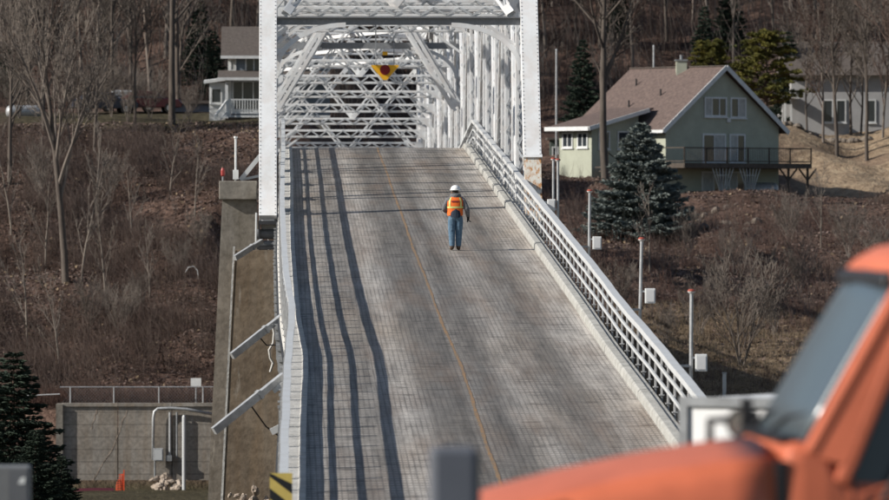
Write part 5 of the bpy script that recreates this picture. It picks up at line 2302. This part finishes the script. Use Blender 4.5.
mb.loft([cab_ring(x, w, .5, z) for x, w, z in ((-.03, .955, 1.475), (-.12, .965, 1.50), (-.24, .97, 1.44), (-.34, .97, 1.31), (-.9, .97, 1.29), (-1.8, .97, 1.29), (-1.86, .94, 1.27))])
mb.build('cab_body', M['orange_paint'], truck, smooth=False, bevel=.03)
for s in (-1, 1):
    mb = MB()
    mb.b2((-.035, s * .93 - .05, .62), (.018, s * .93 + .045, 1.40))
    mb.build('hood_gap', M['black'], truck)
# roof
mb = MB()


def roof_ring(x, w, z, th_=.12):
    th_ = .0 if x > -.61 else th_
    return [(x, w, z - th_ - .06), (x, w - .01, z - th_ * .5 - .03), (x, w - .09, z - .015), (x, w * .5, z + .02), (x, 0, z + .03), (x, -w * .5, z + .02), (x, -w + .09, z - .015), (x, -w + .01, z - th_ * .5 - .03), (x, -w, z - th_ - .06)]


mb.loft([roof_ring(x, w, z) for x, w, z in ((-.595, .815, 2.375), (-.625, .83, 2.41), (-.71, .845, 2.455), (-.90, .86, 2.49), (-1.3, .87, 2.50), (-1.80, .86, 2.46), (-1.88, .82, 2.38))])
mb.build('roof', M['orange_paint'], truck, smooth=True)
mb = MB()
mb.loft([[(x, w, z), (x, w - .02, z + .03), (x, -w + .02, z + .03), (x, -w, z)] for x, w, z in ((-.548, .83, 2.285), (-.562, .825, 2.312), (-.60, .81, 2.33))])
mb.build('sun_visor_seal', M['black'], truck)
# windshield, slightly curved
mb = MB()
rr = []
for t in np.linspace(0, 1, 6):
    rr.append([(-.13 - .49 * t - .03 * t * t + .07 * math.cos(y_ * 1.4) - .02, y_ * (1 - .09 * t), 1.50 + .87 * t) for y_ in np.linspace(-.95, .90, 13)])
mb.add([p for r in rr for p in r], [(i_ * 13 + j, i_ * 13 + j + 1, i_ * 13 + j + 14, i_ * 13 + j + 13) for i_ in range(5) for j in range(12)])
ws_ = mb.build('windshield', M['windshield'], truck, smooth=True)
sol = ws_.modifiers.new('solid', 'SOLIDIFY')
sol.thickness = .012
# pillars
for s in (-1, 1):
    mb = MB()
    mb.bar((-.15, s * .915, 1.42), (-.735, s * .83, 2.44), *((.10, .085) if s > 0 else (.04, .04)), up=(1, 0, 0))
    mb.build('front_pillar', M['orange_paint'], truck, bevel=.03)
    mb = MB()
    mb.bar((-.31, s * .955, 1.28), (-.80, s * .85, 2.42), .06, .085, up=(1, 0, 0))
    mb.build('door_frame', M['orange_paint'], truck, bevel=.02)
    mb = MB()
    mb.bar((-1.74, s * .94, 1.25), (-1.76, s * .84, 2.40), .08, .22, up=(1, 0, 0))
    mb.build('rear_pillar', M['orange_paint'], truck, bevel=.02)
    # side glass
    mb = MB()
    mb.add([(-.34, s * .935, 1.28), (-1.66, s * .935, 1.28), (-1.68, s * .845, 2.34), (-.80, s * .845, 2.34),
            (-.34, s * .915, 1.28), (-1.66, s * .915, 1.28), (-1.68, s * .825, 2.34), (-.80, s * .825, 2.34)],
           [(0, 1, 2, 3), (4, 7, 6, 5), (0, 4, 5, 1), (1, 5, 6, 2), (2, 6, 7, 3), (3, 7, 4, 0)])
    mb.build('side_window', M['glass'], truck)
    # quarter between pillar and door frame
    mb = MB()
    mb.add([(-.13, s * .950, 1.43), (-.34, s * .978, 1.38), (-.79, s * .875, 2.40), (-.70, s * .865, 2.38), (-.17, s * .86, 1.44), (-.33, s * .90, 1.40), (-.78, s * .80, 2.38), (-.72, s * .78, 2.36)],
           [(0, 1, 2, 3), (4, 7, 6, 5), (0, 4, 5, 1), (1, 5, 6, 2), (2, 6, 7, 3), (3, 7, 4, 0)])
    mb.build('pillar_panel', M['orange_paint'], truck)
    # door outline
    mb = MB()
    mb.b2((-.385, s * .988 - .004, .62), (-.370, s * .988 + .006, 1.36))
    mb.build('door_seam', M['black'], truck)
    mb = MB()
    mb.b2((-1.70, s * .988 - .004, .62), (-1.685, s * .988 + .006, 1.28))
    mb.build('door_seam', M['black'], truck)
    mb = MB()
    mb.b2((-1.58, s * .99 - .01, 1.06), (-1.40, s * .99 + .03, 1.11))
    mb.build('door_handle', M['black'], truck)
    # hood mirror on a bracket
    mb = MB()
    mx = 1.66
    if s < 0:
        mb.tube([(1.72, s * .70, .98), (1.72, s * .72, 1.02)], .05, 10)
        mb.build('marker_lamp', M['yellow'], truck)
    else:
      mb.b2((mx - .12, s * 1.02 - .07, 1.13), (mx + .12, s * 1.02 + .05, 1.48))
      hmr = mb.build('hood_mirror', M['mirror_grey'], truck, bevel=.03)
      mb = MB()
      mb.b2((mx - .132, s * 1.02 - .055, 1.16), (mx - .121, s * 1.02 + .035, 1.45))
      mb.build('mirror_glass', M['chrome'], hmr)
      mb = MB()
      mb.tube([(mx - .05, s * 1.0, 1.15), (mx - .15, s * .88, 1.0)], .025, 8)
      mb.build('mirror_arm', M['black'], hmr)
    # wheels
    for x in (1.05, -3.2):
        mb = MB()
        mb.tube([(x, s * .70, .48), (x, s * .74, .48), (x, s * .94, .48), (x, s * .98, .48)], [.44, .49, .49, .44], 24)
        wv = mb.build('wheel', M['tyre'], truck)
        mb = MB()
        mb.tube([(x, s * .95, .48), (x, s * 1.0, .48)], [.28, .22], 16)
        mb.build('rim', M['galv'], wv)
    mb = MB()
    mb.tube([(1.78, s * .62, .92), (1.84, s * .62, .92)], [.11, .10], 14)
    mb.build('headlight', M['sign_white'], truck)
# far-side bracket, round mirror and wiper parts behind the hood
mb = MB()
mb.tube([(.13, -.80, 1.38), (.13, -.80, 1.545), (.0, -.82, 1.55), (-.03, -.84, 1.48), (-.03, -.84, 1.40)], .024, 8)
mb.build('hood_bracket', M['black'], truck)
mb = MB()
mb.tube([(-.035, -.76, 1.53), (-.045, -.80, 1.53)], .085, 18)
rm = mb.build('round_mirror', M['black'], truck)
mb = MB()
mb.tube([(-.033, -.752, 1.53), (-.0345, -.7585, 1.53)], .065, 18)
mb.build('mirror_glass', M['chrome'], rm)
mb = MB()
mb.b2((-.12, -.90, 1.45), (-.03, -.70, 1.60))
mb.b2((-.10, -.92, 1.58), (-.05, -.80, 1.66))
mb.build('wiper_motor_cover', M['black'], truck)
mb = MB()
mb.b2((-.12, -.80, 1.49), (-.02, .80, 1.515))
mb.build('cowl_grille', M['black'], truck)
for y0 in (-.55, .15):
    mb = MB()
    mb.tube([(-.045, y0, 1.50), (-.13, y0 + .12, 1.60), (-.20, y0 + .55, 1.63)], .012, 6)
    mb.build('wiper', M['black'], truck)
mb = MB()
mb.tube([(-.62, .84, 2.42), (-.64, .86, 2.75)], .010, 6)
mb.build('antenna', M['black'], truck)
mb = MB()
mb.tube([(-.52, 1.02, 1.20), (-.62, 1.10, 1.40), (-.66, 1.12, 1.60)], .022, 8)
mb.tube([(-.50, .98, 1.16), (-.70, .98, 1.16)], .03, 8)
dm = mb.build('door_mirror_arm', M['black'], truck)
mb = MB()
mb.b2((1.80, -.82, .52), (1.92, .82, .74))
mb.build('bumper', M['chrome'], truck, bevel=.03)
mb = MB()
for z in np.arange(.78, .98, .045):
    mb.b2((1.79, -.46, z), (1.83, .46, z + .025))
mb.build('grille', M['chrome'], truck)
mb = MB()
mb.b2((-5.2, -.42, .55), (1.7, -.30, .78))
mb.b2((-5.2, .30, .55), (1.7, .42, .78))
mb.build('chassis', M['black'], truck)
mb = MB()
mb.b2((-5.4, -1.05, .95), (-2.05, 1.05, 1.10))
mb.b2((-2.15, -1.0, 1.10), (-2.05, 1.0, 1.6))
mb.build('flat_bed', M['grey_steel'], truck)
mb = MB()
mb.b2((-.95, -.62, .8), (-1.45, .62, 1.35))
mb.b2((-1.40, -.6, 1.35), (-1.55, .6, 1.85))
mb.build('seat', M['black'], truck)

# ---- white trailer behind the hood
TR = 56.0
z0 = float(np.interp(TR, RD, RZ)) + CZ
a = U(681, 397, TR)
tr_ = thing('box_trailer', 'white box trailer with grey edge trim behind the orange hood', 'trailer', (a.x, TR, z0), math.radians(-32), shift=False)
tw_, th2 = 1.9, a.z - z0
mb = MB()
mb.b2((.02, .01, .55), (tw_ - .02, 3.0, th2 - .02))
tb = mb.build('body', M['box_white'], tr_)
mb = MB()
for (lo, hi) in (((0, -.03, .5), (.085, .05, th2)), ((tw_ - .085, -.03, .5), (tw_, .05, th2)), ((.085, -.03, th2 - .085), (tw_ - .085, .05, th2)), ((.085, -.03, .5), (tw_ - .085, .05, .6))):
    mb.b2(lo, hi)
mb.build('edge_trim', M['grey_steel'], tb)
for x in (-.18, tw_ + .02):
    mb = MB()
    mb.tube([(x, 1.5, .34), (x + .16, 1.5, .34)], .34, 18)
    w = mb.build('wheel', M['tyre'], tr_)
    mb = MB()
    mb.tube([(x - .01, 1.5, .34), (x + .17, 1.5, .34)], .19, 12)
    mb.build('rim', M['galv'], w)
mb = MB()
mb.b2((.3, 0, .34), (tw_ - .3, 3.4, .5))
mb.bar((tw_ / 2, 3.0, .42), (tw_ / 2, 4.3, .42), .1, .12)
mb.build('frame', M['dark_steel'], tr_)
# thin post beyond the rail above the trailer
bp_ = thing('marker_post', 'thin pale post standing in the grass behind the trailer', 'post', ground_at(725, 270))
c = ground_at(725, 270)
mb = MB()
mb.b2((c.x - .08, c.y - .08, c.z - .2), (c.x + .08, c.y + .08, U(0, 374, 270).z))
mb.build('post', M['rail'], bp_)
mb = MB()
mb.b2((c.x - .1, c.y - .1, U(0, 374, 270).z), (c.x + .1, c.y + .1, U(0, 373, 270).z + .02))
mb.build('cap', M['galv'], bp_)

# ---- grey cabinet at the bottom left
CD = 52.0
z0 = float(np.interp(CD, RD, RZ)) + CZ - .12
a, b = U(-22, 466, CD), U(30, 466, CD)
cb = thing('grey_cabinet', 'grey roadside metal cabinet at the bottom left corner', 'cabinet', (a.x, CD, z0))
mb = MB()
mb.b2((a.x, CD, z0), (b.x, CD + .35, a.z))
cbo = mb.build('body', M['box_grey'], cb, bevel=.015)
mb = MB()
d0 = U(9, 470, CD)
mb.b2((d0.x, CD - .02, z0 + .2), (b.x - .02, CD - .003, a.z - .025))
mb.build('door', mat('cabinet_door', (.125, .13, .14), .5, .1, 3), cbo)
mb = MB()
e0 = U(22, 480, CD)
mb.add([(e0.x - .03, CD - .024, e0.z - .03), (e0.x + .03, CD - .024, e0.z - .03), (e0.x + .035, CD - .024, e0.z + .03), (e0.x - .01, CD - .024, e0.z + .02)], [(0, 1, 2, 3)])
mb.build('sticker', M['sign_white'], cbo)

# ---- culvert hoop on the left slope
g0 = ground_at(192, 328)
mb = MB()
mb.tube([g0 + Vector((-.35, 0, .35)), g0 + Vector((-.2, 0, .62)), g0 + Vector((.1, 0, .68)), g0 + Vector((.3, 0, .45)), g0 + Vector((.38, 0, -.1))], .025, 6)
tag(mb.build('bent_pipe', M['rail']), 'bent pale pipe sticking out of the left slope', 'pipe')

ORD = ['leftmost', 'second from the left', 'third from the left', 'fourth from the left', 'fifth from the left', 'sixth from the left', 'seventh from the left',
       'eighth from the left', 'ninth from the left', 'tenth from the left', 'eleventh from the left', 'twelfth from the left']
for gname, base in (('slender trees before the white house', 'slender bare tree in front of the white house'),
                    ('shrubs in front of the parked cars', 'leafless shrub in front of the parked cars'),
                    ('bare trees along the top of the left slope', 'grey bare tree at the top of the left slope'),
                    ('saplings on the left slope', 'thin grey sapling in the left brush'),
                    ('shrubs on the left slope', 'leafless shrub on the left slope'),
                    ('shrubs below the green house', 'leafless shrub below the green house'),
                    ('dark conifers in the wood', 'dark conifer in the wood')):
    gs = [o for o in bpy.data.objects if o.parent is None and o.get('group') == gname]
    gs.sort(key=lambda o: o.location.x / o.location.y)
    for o, w in zip(gs, ORD):
        o['label'] = base + ', ' + w

for o in bpy.data.objects:
    if '_o' in o:
        del o['_o']
